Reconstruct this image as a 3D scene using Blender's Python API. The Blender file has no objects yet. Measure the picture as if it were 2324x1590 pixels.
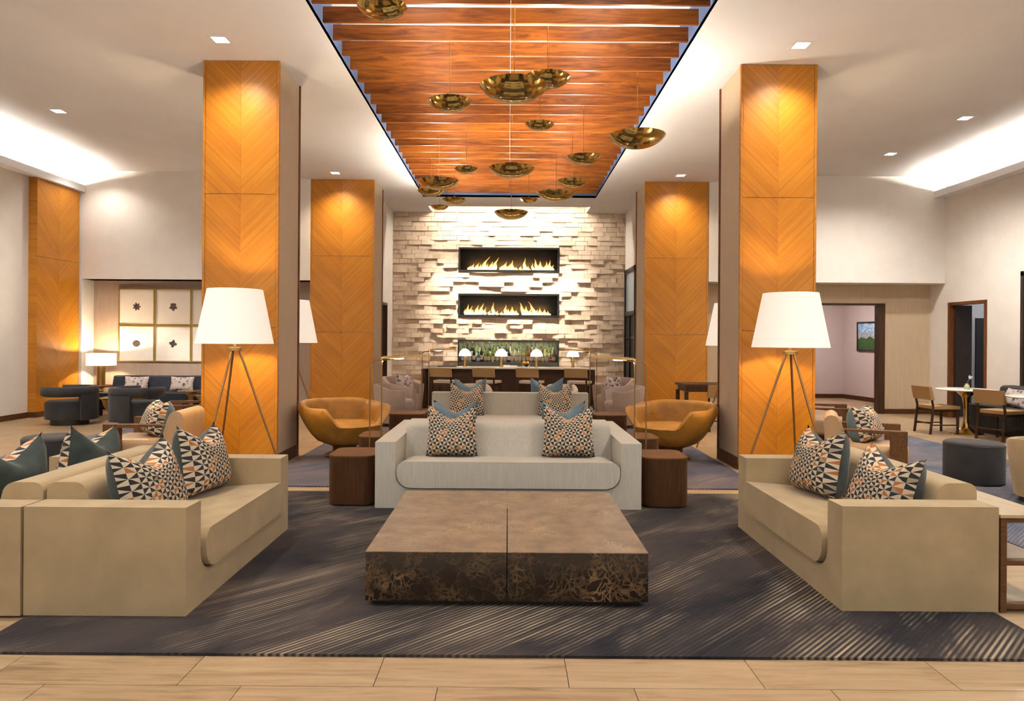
import bpy, bmesh, math, random
from mathutils import Vector, Matrix
random.seed(7)
PI = math.pi
S = bpy.context.scene
COL = S.collection

# ------------------------------------------------------------------ camera
cam_d = bpy.data.cameras.new('camera')
cam = bpy.data.objects.new('camera', cam_d)
COL.objects.link(cam)
cam_d.sensor_width = 36.0
cam_d.lens = 1600 / 2324 * 36.0
cam_d.shift_x = 8 / 2324
cam_d.shift_y = -25 / 2324
cam_d.clip_end = 100
cam.location = (0, 0, 1.5)
cam.rotation_euler = (Matrix.Rotation(PI/2, 3, 'X') @ Matrix.Rotation(math.radians(0.4), 3, 'Z')).to_euler()
S.camera = cam

# ------------------------------------------------------------------ world, exposure
w = bpy.data.worlds.new('world')
S.world = w
w.use_nodes = True
w.node_tree.nodes['Background'].inputs[0].default_value = (1.0, 0.97, 0.96, 1)
w.node_tree.nodes['Background'].inputs[1].default_value = 0.60
S.view_settings.view_transform = 'Standard'
S.view_settings.look = 'None'
S.view_settings.gamma = 1.0
S.view_settings.use_curve_mapping = False
S.view_settings.exposure = 0.82
S.cycles.use_denoising = True
S.cycles.use_light_tree = False
S.cycles.use_adaptive_sampling = True
S.cycles.adaptive_threshold = 0.18
S.cycles.max_bounces = 8
S.cycles.diffuse_bounces = 4
S.cycles.glossy_bounces = 3
S.cycles.transmission_bounces = 4
S.cycles.transparent_max_bounces = 6
S.cycles.sample_clamp_indirect = 4.0
S.cycles.caustics_reflective = False
S.cycles.caustics_refractive = False

WARM = (1.0, 0.94, 0.86)
WARM2 = (1.0, 0.84, 0.64)
WHITE = (1.0, 0.90, 0.80)

def light(name, kind, loc, power, color=WARM, rot=(0, 0, 0), parent=None, **kw):
    d = bpy.data.lights.new(name, kind)
    d.energy = power
    d.color = color
    for k, v in kw.items():
        setattr(d, k, v)
    o = bpy.data.objects.new(name, d)
    COL.objects.link(o)
    o.location = loc
    o.rotation_euler = rot
    if parent is not None:
        o.parent = parent
    return o

# ------------------------------------------------------------------ dimensions
H = 4.722          # main ceiling
HW = 4.86          # wing ceilings
XS = 4.70          # edge between main ceiling and wings
XW = 8.85          # side walls
YB = 14.30         # bulkhead plane
YS = 17.96         # stone wall

# ------------------------------------------------------------------ node helpers
def new_mat(name, rough=0.6, metal=0.0, spec=0.5, col=(0.5, 0.5, 0.5)):
    m = bpy.data.materials.new(name)
    m.use_nodes = True
    nt = m.node_tree
    b = nt.nodes['Principled BSDF']
    b.inputs['Roughness'].default_value = rough
    b.inputs['Metallic'].default_value = metal
    b.inputs['Specular IOR Level'].default_value = spec
    b.inputs['Base Color'].default_value = (*col, 1)
    return m, nt, b

def setin(nt, sock, v):
    if isinstance(v, bpy.types.NodeSocket):
        nt.links.new(v, sock)
    elif isinstance(v, (tuple, list)) and sock.type == 'RGBA' and len(v) == 3:
        sock.default_value = (*v, 1)
    else:
        sock.default_value = v

def mt(nt, op, a, b=0.0, c=0.0):
    n = nt.nodes.new('ShaderNodeMath')
    n.operation = op
    setin(nt, n.inputs[0], a); setin(nt, n.inputs[1], b); setin(nt, n.inputs[2], c)
    return n.outputs[0]

def mix(nt, f, a, b):
    n = nt.nodes.new('ShaderNodeMix')
    n.data_type = 'RGBA'
    setin(nt, n.inputs[0], f); setin(nt, n.inputs[6], a); setin(nt, n.inputs[7], b)
    return n.outputs[2]

def ramp(nt, f, stops):
    n = nt.nodes.new('ShaderNodeValToRGB')
    setin(nt, n.inputs[0], f)
    el = n.color_ramp.elements
    while len(el) < len(stops):
        el.new(0.5)
    for e, (p, c) in zip(el, stops):
        e.position = p
        e.color = (*c, 1) if isinstance(c, (tuple, list)) else (c, c, c, 1)
    return n.outputs[0]

def coords(nt, kind='Object', scale=(1, 1, 1), rot=(0, 0, 0)):
    if kind == 'Position':
        o = nt.nodes.new('ShaderNodeNewGeometry').outputs['Position']
    else:
        o = nt.nodes.new('ShaderNodeTexCoord').outputs[kind]
    n = nt.nodes.new('ShaderNodeMapping')
    nt.links.new(o, n.inputs[0])
    n.inputs['Scale'].default_value = scale
    n.inputs['Rotation'].default_value = rot
    return n.outputs[0]

def noise(nt, vec, scale=5.0, detail=4.0, rough=0.5, dist=0.0):
    n = nt.nodes.new('ShaderNodeTexNoise')
    nt.links.new(vec, n.inputs['Vector'])
    n.inputs['Scale'].default_value = scale
    n.inputs['Detail'].default_value = min(detail, 4.0)
    n.inputs['Roughness'].default_value = rough
    n.inputs['Distortion'].default_value = dist
    return n.outputs[0]

def sep(nt, v):
    n = nt.nodes.new('ShaderNodeSeparateXYZ')
    nt.links.new(v, n.inputs[0])
    return n.outputs

def bump(nt, b, h, strength=0.2, dist=0.01):
    n = nt.nodes.new('ShaderNodeBump')
    n.inputs['Strength'].default_value = strength
    n.inputs['Distance'].default_value = dist
    nt.links.new(h, n.inputs['Height'])
    nt.links.new(n.outputs[0], b.inputs['Normal'])

def white(nt, vec):
    n = nt.nodes.new('ShaderNodeTexWhiteNoise')
    n.noise_dimensions = '3D'
    nt.links.new(vec, n.inputs['Vector'])
    return n.outputs[0]

def comb(nt, x, y, z=0.0):
    n = nt.nodes.new('ShaderNodeCombineXYZ')
    setin(nt, n.inputs[0], x); setin(nt, n.inputs[1], y); setin(nt, n.inputs[2], z)
    return n.outputs[0]

MAT = {}
def simple(key, col, rough=0.6, metal=0.0, spec=0.5, var=0.0, scale=8.0, stretch=(1, 1, 1), bmp=0.0, bscale=120.0, sheen=0.0, coat=0.0):
    m, nt, b = new_mat(key, rough, metal, spec, col)
    if var > 0:
        v = coords(nt, 'Object', stretch)
        f = noise(nt, v, scale, 5)
        lo = tuple(c * (1 - var) for c in col); hi = tuple(min(1, c * (1 + var)) for c in col)
        nt.links.new(ramp(nt, f, [(0.3, lo), (0.7, hi)]), b.inputs['Base Color'])
    if bmp > 0:
        bump(nt, b, noise(nt, coords(nt, 'Object', stretch), bscale, 2), bmp, 0.004)
    if sheen:
        b.inputs['Sheen Weight'].default_value = sheen
        b.inputs['Sheen Roughness'].default_value = 0.4
    if coat:
        b.inputs['Coat Weight'].default_value = coat
        b.inputs['Coat Roughness'].default_value = 0.12
    MAT[key] = m
    return m

def emit(key, col, strength, base=(0.8, 0.8, 0.8)):
    m, nt, b = new_mat(key, 0.7, col=base)
    b.inputs['Emission Color'].default_value = (*col, 1)
    b.inputs['Emission Strength'].default_value = strength
    MAT[key] = m
    return m

simple('plaster', (0.87, 0.86, 0.88), 0.75, spec=0.2, var=0.02, scale=1.5)
simple('cream_wall', (0.82, 0.765, 0.70), 0.8, spec=0.15, var=0.03, scale=3)
simple('taupe_wall', (0.40, 0.30, 0.23), 0.8, spec=0.15, var=0.05, scale=4, stretch=(6, 6, 0.6))
simple('sand_wall', (0.54, 0.42, 0.29), 0.8, spec=0.15, var=0.05, scale=4, stretch=(6, 6, 0.6))
simple('mauve_wall', (0.52, 0.44, 0.43), 0.8, spec=0.15, var=0.02, scale=3)
simple('column_fabric', (0.52, 0.415, 0.30), 0.85, spec=0.15, var=0.05, scale=6, stretch=(5, 5, 0.5))
simple('dark_wood', (0.040, 0.018, 0.008), 0.45, spec=0.2, var=0.35, scale=7, stretch=(6, 6, 1))
simple('base_wood', (0.070, 0.028, 0.010), 0.5, spec=0.2, var=0.3, scale=6, stretch=(1, 1, 8))
simple('edge_wood', (0.13, 0.046, 0.015), 0.45, spec=0.2, var=0.3, scale=6, stretch=(8, 8, 1))
simple('cube_wood', (0.050, 0.020, 0.006), 0.5, spec=0.18, var=0.3, scale=6, stretch=(9, 9, 0.7))
simple('arm_wood', (0.105, 0.046, 0.016), 0.45, spec=0.2, var=0.3, scale=6, stretch=(1, 9, 9))
simple('tan_velvet', (0.365, 0.270, 0.148), 0.85, spec=0.2, var=0.10, scale=5, bmp=0.05, bscale=200, sheen=0.25)
simple('mustard_leather', (0.35, 0.160, 0.020), 0.5, spec=0.4, var=0.22, scale=6, bmp=0.05, bscale=90)
simple('tan_leather', (0.41, 0.265, 0.14), 0.42, spec=0.4, var=0.08, scale=6, bmp=0.04, bscale=90)
simple('charcoal_velvet', (0.024, 0.0225, 0.024), 0.8, spec=0.2, var=0.3, scale=5, sheen=0.12)
simple('navy_fabric', (0.016, 0.017, 0.024), 0.85, spec=0.15, var=0.2, scale=9, sheen=0.05)
simple('mauve_fabric', (0.33, 0.25, 0.205), 0.85, spec=0.15, var=0.06, scale=8, bmp=0.08)
simple('brass', (0.62, 0.41, 0.15), 0.22, 1.0, var=0.06, scale=3)
simple('dull_brass', (0.42, 0.27, 0.09), 0.32, 1.0, var=0.1, scale=4)
simple('bronze_rod', (0.30, 0.17, 0.07), 0.35, 0.9)
simple('black_metal', (0.020, 0.017, 0.015), 0.35, 0.3, var=0.2, scale=4)
simple('fire_black', (0.012, 0.010, 0.009), 0.5, var=0.2, scale=4)
simple('green_velvet', (0.030, 0.040, 0.036), 0.8, spec=0.2, var=0.4, scale=7, sheen=0.2)
simple('blue_velvet', (0.085, 0.13, 0.16), 0.8, spec=0.2, var=0.3, scale=6, sheen=0.25)
simple('cushion_fabric', (0.60, 0.49, 0.38), 0.8, var=0.05)
simple('stone_top', (0.70, 0.63, 0.55), 0.25, var=0.08, scale=3)
simple('white_top', (0.80, 0.76, 0.72), 0.25, var=0.02, scale=3)
simple('shelf_stone', (0.40, 0.31, 0.19), 0.35, var=0.10, scale=4, stretch=(6, 1, 1))
simple('frame_gold', (0.40, 0.27, 0.08), 0.4, 0.6, var=0.1, scale=9)
simple('art_paper', (0.78, 0.70, 0.60), 0.8, var=0.02)
simple('art_ink', (0.05, 0.03, 0.02), 0.8, var=0.5, scale=25)
simple('dark_door', (0.022, 0.013, 0.010), 0.45, var=0.3, scale=6, stretch=(6, 6, 0.8))
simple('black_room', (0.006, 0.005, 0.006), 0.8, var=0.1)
simple('grey_wall', (0.34, 0.33, 0.34), 0.8, var=0.02)
simple('recess_blue', (0.09, 0.15, 0.32), 0.7, var=0.05)
simple('chrome', (0.7, 0.7, 0.7), 0.2, 1.0, var=0.02)
simple('vase_glass', (0.55, 0.60, 0.35), 0.15, var=0.1)
simple('leaf_green', (0.12, 0.22, 0.06), 0.6, var=0.2)
simple('petal', (0.62, 0.62, 0.80), 0.6, var=0.1)
simple('orange_fruit', (0.80, 0.30, 0.03), 0.4, var=0.15, scale=20)
simple('back_counter', (0.03, 0.025, 0.02), 0.3, var=0.2)
simple('towel', (0.75, 0.74, 0.72), 0.8, var=0.03)
emit('shade_lit', (1.0, 0.88, 0.74), 0.34, (0.66, 0.61, 0.54))
emit('dome_lit', (1.0, 0.86, 0.68), 2.2)
emit('downlight_lens', (1.0, 0.92, 0.82), 9.0)
emit('bulb_soft', (1.0, 0.72, 0.40), 0.5)
emit('bulb_glow', (1.0, 0.68, 0.35), 8.0)
emit('niche_led', (0.95, 1.0, 0.70), 2.5)
emit('table_shade_lit', (1.0, 0.80, 0.55), 0.9, (0.85, 0.78, 0.66))

# pendant brass: polished
m, nt, b = new_mat('pendant_brass', 0.10, 1.0, col=(0.56, 0.40, 0.13))
bump(nt, b, noise(nt, coords(nt, 'Object'), 9, 1), 0.03, 0.02)
MAT['pendant_brass'] = m

# glass
m, nt, b = new_mat('glass', 0.05, col=(0.9, 0.95, 0.95))
b.inputs['Transmission Weight'].default_value = 1.0
b.inputs['IOR'].default_value = 1.1
MAT['glass'] = m
m, nt, b = new_mat('window_glass', 0.08, col=(0.55, 0.66, 0.68), spec=0.8)
b.inputs['Alpha'].default_value = 0.75
MAT['window_glass'] = m

for k, c in (('bottle_clear', (0.62, 0.62, 0.50)), ('bottle_green', (0.22, 0.33, 0.05)), ('bottle_dark', (0.02, 0.018, 0.018)),
             ('bottle_amber', (0.35, 0.13, 0.03)), ('bottle_yellow', (0.60, 0.52, 0.16)), ('bottle_blue', (0.12, 0.32, 0.42)), ('bottle_red', (0.60, 0.12, 0.05))):
    m, nt, b = new_mat(k, 0.12, col=c)
    b.inputs['Transmission Weight'].default_value = 0.35
    MAT[k] = m

# chevron veneer: V stripes about the local x = 0 line
def chevron():
    m, nt, b = new_mat('chevron_veneer', 0.38, col=(0.5, 0.2, 0.04), spec=0.45)
    tc = nt.nodes.new('ShaderNodeTexCoord').outputs['Object']
    x, y, z = sep(nt, tc)
    ax = mt(nt, 'ABSOLUTE', x)
    u = mt(nt, 'SUBTRACT', z, ax)            # across the stripe
    v = mt(nt, 'ADD', z, ax)                 # along the stripe
    side = mt(nt, 'SIGN', x)
    row = mt(nt, 'FLOOR', mt(nt, 'DIVIDE', mt(nt, 'SUBTRACT', z, 0.07), 1.55))
    k = mt(nt, 'DIVIDE', u, 0.037)
    cell = mt(nt, 'FLOOR', k)
    rnd = white(nt, comb(nt, cell, side, row))
    grain = noise(nt, comb(nt, mt(nt, 'MULTIPLY', u, 55.0), mt(nt, 'MULTIPLY', v, 2.2), mt(nt, 'MULTIPLY', side, 3.0)), 1.0, 4, 0.6)
    soft = noise(nt, comb(nt, mt(nt, 'MULTIPLY', u, 3.0), mt(nt, 'MULTIPLY', v, 1.0), mt(nt, 'ADD', side, row)), 1.0, 2)
    fr = mt(nt, 'FRACT', k)
    joint = mt(nt, 'LESS_THAN', fr, 0.10)
    f = mt(nt, 'ADD', mt(nt, 'MULTIPLY', rnd, 0.22), mt(nt, 'ADD', mt(nt, 'MULTIPLY', grain, 0.32), mt(nt, 'MULTIPLY', soft, 0.45)))
    f = mt(nt, 'ADD', f, mt(nt, 'MULTIPLY', side, 0.05))
    c = ramp(nt, f, [(0.25, (0.36, 0.130, 0.007)), (0.55, (0.50, 0.195, 0.012)), (0.85, (0.60, 0.262, 0.026))])
    c = mix(nt, mt(nt, 'MULTIPLY', joint, 0.45), c, (0.25, 0.075, 0.008))
    nt.links.new(c, b.inputs['Base Color'])
    bump(nt, b, fr, 0.05, 0.003)
    MAT['chevron'] = m
chevron()

def slat_wood():
    m, nt, b = new_mat('slat_wood', 0.38, col=(0.4, 0.15, 0.04), spec=0.25)
    oi = nt.nodes.new('ShaderNodeObjectInfo').outputs['Random']
    v = coords(nt, 'Object', (0.9, 9, 9))
    n = nt.nodes.new('ShaderNodeVectorMath'); n.operation = 'ADD'
    nt.links.new(v, n.inputs[0])
    nt.links.new(comb(nt, mt(nt, 'MULTIPLY', oi, 40.0), mt(nt, 'MULTIPLY', oi, 17.0), 0.0), n.inputs[1])
    g = noise(nt, n.outputs[0], 1.6, 6, 0.6, 1.2)
    fine = noise(nt, n.outputs[0], 9.0, 3, 0.6)
    f = mt(nt, 'ADD', mt(nt, 'MULTIPLY', g, 0.8), mt(nt, 'ADD', mt(nt, 'MULTIPLY', fine, 0.15), mt(nt, 'MULTIPLY', oi, 0.12)))
    c = ramp(nt, f, [(0.30, (0.045, 0.011, 0.002)), (0.5, (0.17, 0.046, 0.005)), (0.72, (0.31, 0.100, 0.010))])
    nt.links.new(c, b.inputs['Base Color'])
    MAT['slat'] = m
slat_wood()

PL, PW, PY0 = 0.847, 0.30, 3.04
def plank_off(r):
    return 0.273 - 0.279 * r
def plank_mat():
    m, nt, b = new_mat('wood_look_tile', 0.34, spec=0.4)
    x, y, z = sep(nt, nt.nodes.new('ShaderNodeNewGeometry').outputs['Position'])
    row = mt(nt, 'FLOOR', mt(nt, 'DIVIDE', mt(nt, 'SUBTRACT', y, PY0), PW))
    off = mt(nt, 'SUBTRACT', 0.273, mt(nt, 'MULTIPLY', row, 0.279))
    cl = mt(nt, 'FLOOR', mt(nt, 'DIVIDE', mt(nt, 'SUBTRACT', x, off), PL))
    r = white(nt, comb(nt, row, cl, 0.0))
    p = comb(nt, mt(nt, 'MULTIPLY', x, 1.3), mt(nt, 'MULTIPLY', y, 16.0), mt(nt, 'MULTIPLY', r, 30.0))
    g = noise(nt, p, 1.5, 6, 0.6, 0.8)
    g2 = noise(nt, p, 7.0, 3, 0.5)
    f = mt(nt, 'ADD', mt(nt, 'MULTIPLY', g, 0.75), mt(nt, 'ADD', mt(nt, 'MULTIPLY', g2, 0.15), mt(nt, 'MULTIPLY', r, 0.16)))
    c = ramp(nt, f, [(0.30, (0.17, 0.105, 0.052)), (0.48, (0.34, 0.232, 0.130)), (0.75, (0.43, 0.315, 0.19))])
    nt.links.new(c, b.inputs['Base Color'])
    MAT['plank'] = m
plank_mat()
simple('grout', (0.14, 0.10, 0.07), 0.9, var=0.1)

def rug_mat(key, base_a, base_b, line, ang, seed, amount=0.5):
    m, nt, b = new_mat(key, 0.95, spec=0.08)
    x, y, z = sep(nt, nt.nodes.new('ShaderNodeNewGeometry').outputs['Position'])
    ca, sa = math.cos(ang), math.sin(ang)
    u = mt(nt, 'ADD', mt(nt, 'MULTIPLY', x, -sa), mt(nt, 'MULTIPLY', y, ca))     # across the ribs
    v = mt(nt, 'ADD', mt(nt, 'MULTIPLY', x, ca), mt(nt, 'MULTIPLY', y, sa))
    pos = comb(nt, x, y, seed)
    wob = noise(nt, pos, 3.0, 2)
    uu = mt(nt, 'ADD', u, mt(nt, 'MULTIPLY', wob, 0.010))
    s = mt(nt, 'SINE', mt(nt, 'MULTIPLY', uu, 2 * PI / 0.026))
    rib = mt(nt, 'MULTIPLY', mt(nt, 'ADD', s, 1.0), 0.5)
    patch = noise(nt, comb(nt, mt(nt, 'MULTIPLY', v, 0.45), mt(nt, 'MULTIPLY', u, 1.25), seed + 3.0), 1.6, 4, 0.6, 0.6)
    streak = noise(nt, comb(nt, mt(nt, 'MULTIPLY', v, 0.8), mt(nt, 'MULTIPLY', mt(nt, 'FLOOR', mt(nt, 'DIVIDE', uu, 0.026)), 0.9), seed), 1.0, 2)
    pm = ramp(nt, patch, [(0.47, 0.0), (0.66, 1.0)])
    st = ramp(nt, streak, [(0.35, 0.15), (0.65, 1.0)])
    msk = mt(nt, 'MULTIPLY', mt(nt, 'MULTIPLY', mt(nt, 'POWER', rib, 1.6), pm), mt(nt, 'MULTIPLY', st, amount))
    tone = noise(nt, comb(nt, mt(nt, 'MULTIPLY', v, 0.6), u, seed + 9.0), 1.3, 5, 0.6, 0.5)
    base = ramp(nt, tone, [(0.35, base_a), (0.65, base_b)])
    base = mix(nt, mt(nt, 'MULTIPLY', mt(nt, 'SUBTRACT', 1.0, rib), 0.18), base, (0.012, 0.012, 0.016))
    c = mix(nt, msk, base, line)
    nt.links.new(c, b.inputs['Base Color'])
    fz = noise(nt, pos, 180.0, 2)
    bump(nt, b, mt(nt, 'ADD', rib, mt(nt, 'MULTIPLY', fz, 0.5)), 0.5, 0.006)
    MAT[key] = m
rug_mat('rug_charcoal', (0.012, 0.012, 0.016), (0.052, 0.041, 0.038), (0.46, 0.36, 0.25), PI/4, 0.0, 0.80)
rug_mat('rug_slate', (0.05, 0.055, 0.085), (0.13, 0.105, 0.105), (0.40, 0.33, 0.28), PI/4, 5.0, 0.45)
rug_mat('rug_blue', (0.060, 0.080, 0.125), (0.17, 0.15, 0.165), (0.40, 0.35, 0.33), PI/4, 11.0, 0.5)

def marble(key, dark, mid, vein, top=False):
    m, nt, b = new_mat(key, 0.5 if top else 0.22, spec=0.5)
    v = coords(nt, 'Object')
    wv = nt.nodes.new('ShaderNodeVectorMath'); wv.operation = 'ADD'
    nt.links.new(v, wv.inputs[0])
    nn = nt.nodes.new('ShaderNodeTexNoise')
    nt.links.new(v, nn.inputs['Vector']); nn.inputs['Scale'].default_value = 5.0; nn.inputs['Detail'].default_value = 4
    sc = nt.nodes.new('ShaderNodeVectorMath'); sc.operation = 'SCALE'
    nt.links.new(nn.outputs[1], sc.inputs[0]); sc.inputs['Scale'].default_value = 0.28
    nt.links.new(sc.outputs[0], wv.inputs[1])
    def crackle(scale):
        vo = nt.nodes.new('ShaderNodeTexVoronoi')
        vo.feature = 'DISTANCE_TO_EDGE'
        nt.links.new(wv.outputs[0], vo.inputs['Vector'])
        vo.inputs['Scale'].default_value = scale
        return vo.outputs['Distance']
    a1 = ramp(nt, crackle(9.0), [(0.0, 0.45), (0.05, 0.0)])
    a2 = ramp(nt, crackle(24.0), [(0.0, 0.8), (0.14, 0.0)])
    zone = noise(nt, v, 3.2, 5, 0.6, 0.4)
    zr = ramp(nt, zone, [(0.42, 0.0), (0.68, 1.0)])
    base = mix(nt, ramp(nt, noise(nt, v, 7.0, 6, 0.65), [(0.35, 0.0), (0.7, 1.0)]), dark, mid)
    vm = mt(nt, 'MULTIPLY', mt(nt, 'MAXIMUM', mt(nt, 'MULTIPLY', a1, 0.7), mt(nt, 'MULTIPLY', a2, zr)), mt(nt, 'ADD', mt(nt, 'MULTIPLY', zr, 0.7), 0.2))
    c = mix(nt, vm, base, vein)
    nt.links.new(c, b.inputs['Base Color'])
    b.inputs['Coat Weight'].default_value = 0.6 if top else 0.2
    b.inputs['Coat Roughness'].default_value = 0.18 if not top else 0.42
    MAT[key] = m
marble('marble', (0.006, 0.004, 0.003), (0.035, 0.018, 0.008), (0.34, 0.20, 0.09))
marble('marble_top_sheen', (0.085, 0.050, 0.024), (0.24, 0.155, 0.085), (0.46, 0.33, 0.20), True)  # same stone lightened: ceiling reflection on the table top painted into the colour

def grey_fabric():
    m, nt, b = new_mat('grey_fabric', 0.85, spec=0.2)
    v = coords(nt, 'Object', (60, 60, 2.5))
    f = noise(nt, v, 2.0, 4, 0.6)
    nt.links.new(ramp(nt, f, [(0.3, (0.44, 0.405, 0.335)), (0.7, (0.54, 0.505, 0.43))]), b.inputs['Base Color'])
    bump(nt, b, f, 0.08, 0.003)
    MAT['grey_fabric'] = m
grey_fabric()

def brick_mat():
    m, nt, b = new_mat('split_stone', 0.85, spec=0.15)
    p = coords(nt, 'Position')
    cell = nt.nodes.new('ShaderNodeVectorMath'); cell.operation = 'SNAP'
    nt.links.new(p, cell.inputs[0]); cell.inputs[1].default_value = (0.325, 2.0, 0.118)
    r = white(nt, cell.outputs[0])
    f = mt(nt, 'ADD', mt(nt, 'MULTIPLY', noise(nt, p, 6, 3, 0.6), 0.6), mt(nt, 'MULTIPLY', r, 0.33))
    nt.links.new(ramp(nt, f, [(0.25, (0.56, 0.43, 0.31)), (0.75, (0.88, 0.73, 0.57))]), b.inputs['Base Color'])
    bump(nt, b, noise(nt, p, 25, 3, 0.6), 0.2, 0.01)
    MAT['brick'] = m
brick_mat()

def pinwheel(key, cream, dark, rust, cellsize):
    m, nt, b = new_mat(key, 0.85, spec=0.15)
    u, v, _ = sep(nt, nt.nodes.new('ShaderNodeTexCoord').outputs['UV'])
    u = mt(nt, 'DIVIDE', u, cellsize); v = mt(nt, 'DIVIDE', v, cellsize)
    iu = mt(nt, 'FLOOR', u); iv = mt(nt, 'FLOOR', v)
    fu = mt(nt, 'SUBTRACT', mt(nt, 'FRACT', u), 0.5); fv = mt(nt, 'SUBTRACT', mt(nt, 'FRACT', v), 0.5)
    ang = mt(nt, 'ADD', mt(nt, 'ARCTAN2', fv, fu), PI)
    sec = mt(nt, 'FLOOR', mt(nt, 'DIVIDE', ang, PI / 4))
    par = mt(nt, 'MODULO', mt(nt, 'ADD', sec, mt(nt, 'MULTIPLY', mt(nt, 'ADD', iu, iv), 0.0)), 2.0)
    drk = mt(nt, 'GREATER_THAN', par, 0.5)
    r1 = white(nt, comb(nt, iu, iv, mt(nt, 'FLOOR', mt(nt, 'DIVIDE', sec, 2.0))))
    r2 = white(nt, comb(nt, iu, iv, mt(nt, 'ADD', sec, 20.0)))
    isr = mt(nt, 'GREATER_THAN', r1, 0.80)
    dc = mix(nt, isr, dark, rust)
    lc = mix(nt, mt(nt, 'GREATER_THAN', r2, 0.90), cream, tuple(c * 0.55 for c in cream))
    c = mix(nt, drk, lc, dc)
    nt.links.new(c, b.inputs['Base Color'])
    MAT[key] = m
pinwheel('pinwheel', (0.54, 0.45, 0.33), (0.028, 0.026, 0.027), (0.36, 0.13, 0.035), 0.074)
pinwheel('pinwheel_pale', (0.66, 0.60, 0.54), (0.10, 0.085, 0.09), (0.30, 0.16, 0.11), 0.062)

def lumbar():
    m, nt, b = new_mat('lumbar_print', 0.85, spec=0.15)
    v = coords(nt, 'Object')
    vo = nt.nodes.new('ShaderNodeTexVoronoi'); nt.links.new(v, vo.inputs['Vector']); vo.inputs['Scale'].default_value = 15
    f = mt(nt, 'ADD', mt(nt, 'MULTIPLY', vo.outputs['Distance'], 0.9), mt(nt, 'MULTIPLY', noise(nt, v, 9, 3), 0.4))
    nt.links.new(ramp(nt, f, [(0.38, (0.07, 0.05, 0.06)), (0.72, (0.50, 0.42, 0.38))]), b.inputs['Base Color'])
    MAT['lumbar'] = m
lumbar()

def weave():
    m, nt, b = new_mat('woven_cord', 0.7, spec=0.25)
    x, y, z = sep(nt, nt.nodes.new('ShaderNodeTexCoord').outputs['Object'])
    s = mt(nt, 'SINE', mt(nt, 'MULTIPLY', z, 420.0)); s2 = mt(nt, 'SINE', mt(nt, 'MULTIPLY', mt(nt, 'ADD', x, y), 300.0))
    f = mt(nt, 'ADD', mt(nt, 'MULTIPLY', mt(nt, 'MULTIPLY', s, s2), 0.25), 0.5)
    nt.links.new(ramp(nt, f, [(0.2, (0.26, 0.15, 0.060)), (0.8, (0.46, 0.29, 0.13))]), b.inputs['Base Color'])
    MAT['weave'] = m
weave()

def flame_mat():
    m, nt, b = new_mat('flame', 0.8, col=(0, 0, 0), spec=0.0)
    x, y, z = sep(nt, nt.nodes.new('ShaderNodeTexCoord').outputs['Generated'])
    nv = noise(nt, coords(nt, 'Object'), 14, 3)
    f = mt(nt, 'ADD', z, mt(nt, 'MULTIPLY', mt(nt, 'SUBTRACT', nv, 0.5), 0.9))
    c = ramp(nt, f, [(0.15, (1.0, 0.80, 0.42)), (0.5, (1.0, 0.55, 0.16)), (0.95, (0.65, 0.17, 0.02))])
    nt.links.new(c, b.inputs['Emission Color'])
    b.inputs['Emission Strength'].default_value = 1.5
    MAT['flame'] = m
flame_mat()

def landscape():
    m, nt, b = new_mat('mountain_print', 0.6)
    x, y, z = sep(nt, nt.nodes.new('ShaderNodeTexCoord').outputs['Generated'])
    v = coords(nt, 'Generated', (2, 2, 2))
    n1 = noise(nt, comb(nt, mt(nt, 'MULTIPLY', y, 2.2), 0.0, 3.3), 1.5, 5, 0.55)
    h = mt(nt, 'ADD', 0.15, mt(nt, 'MULTIPLY', n1, 1.0))
    sky = mix(nt, ramp(nt, noise(nt, v, 3, 4), [(0.45, 0.0), (0.65, 1.0)]), (0.16, 0.36, 0.62), (0.60, 0.68, 0.74))
    rock = ramp(nt, noise(nt, v, 9, 5, 0.7), [(0.35, (0.16, 0.17, 0.20)), (0.7, (0.55, 0.55, 0.58))])
    c = mix(nt, mt(nt, 'LESS_THAN', z, h), sky, rock)
    wood = ramp(nt, noise(nt, v, 12, 4, 0.7), [(0.3, (0.008, 0.03, 0.012)), (0.7, (0.05, 0.14, 0.03))])
    h2 = mt(nt, 'ADD', 0.22, mt(nt, 'MULTIPLY', noise(nt, v, 3, 4), 0.45))
    c = mix(nt, mt(nt, 'LESS_THAN', z, h2), c, wood)
    nt.links.new(c, b.inputs['Base Color'])
    MAT['landscape'] = m
landscape()
# ------------------------------------------------------------------ mesh helpers
def finish(bm, name, mat, smooth=True, angle=35):
    bmesh.ops.recalc_face_normals(bm, faces=bm.faces)
    me = bpy.data.meshes.new(name)
    bm.to_mesh(me)
    bm.free()
    if smooth:
        for p in me.polygons:
            p.use_smooth = True
        me.set_sharp_from_angle(angle=math.radians(angle))
    if mat is not None:
        me.materials.append(MAT[mat])
    return me

def ob(name, data, parent=None, loc=(0, 0, 0), rot=(0, 0, 0)):
    o = bpy.data.objects.new(name, data)
    COL.objects.link(o)
    o.location = loc
    o.rotation_euler = rot
    if parent is not None:
        o.parent = parent
    return o

def tag(o, label=None, cat=None, group=None, kind=None):
    if label: o['label'] = label
    if cat: o['category'] = cat
    if group: o['group'] = group
    if kind: o['kind'] = kind
    return o

def thing(name, label, cat, loc=(0, 0, 0), rotz=0.0, group=None):
    o = ob(name, None, None, loc, (0, 0, rotz))
    o.empty_display_size = 0.1
    return tag(o, label, cat, group)

def dup(root, loc, rotz, label, parent=None):
    r = root.copy(); COL.objects.link(r)
    r.location = loc; r.rotation_euler = (root.rotation_euler[0], root.rotation_euler[1], rotz)
    if label: r['label'] = label
    for ch in list(root.children):
        c = ch.copy(); COL.objects.link(c); c.parent = r
        for g in list(ch.children):
            d = g.copy(); COL.objects.link(d); d.parent = c
    return r

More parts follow.
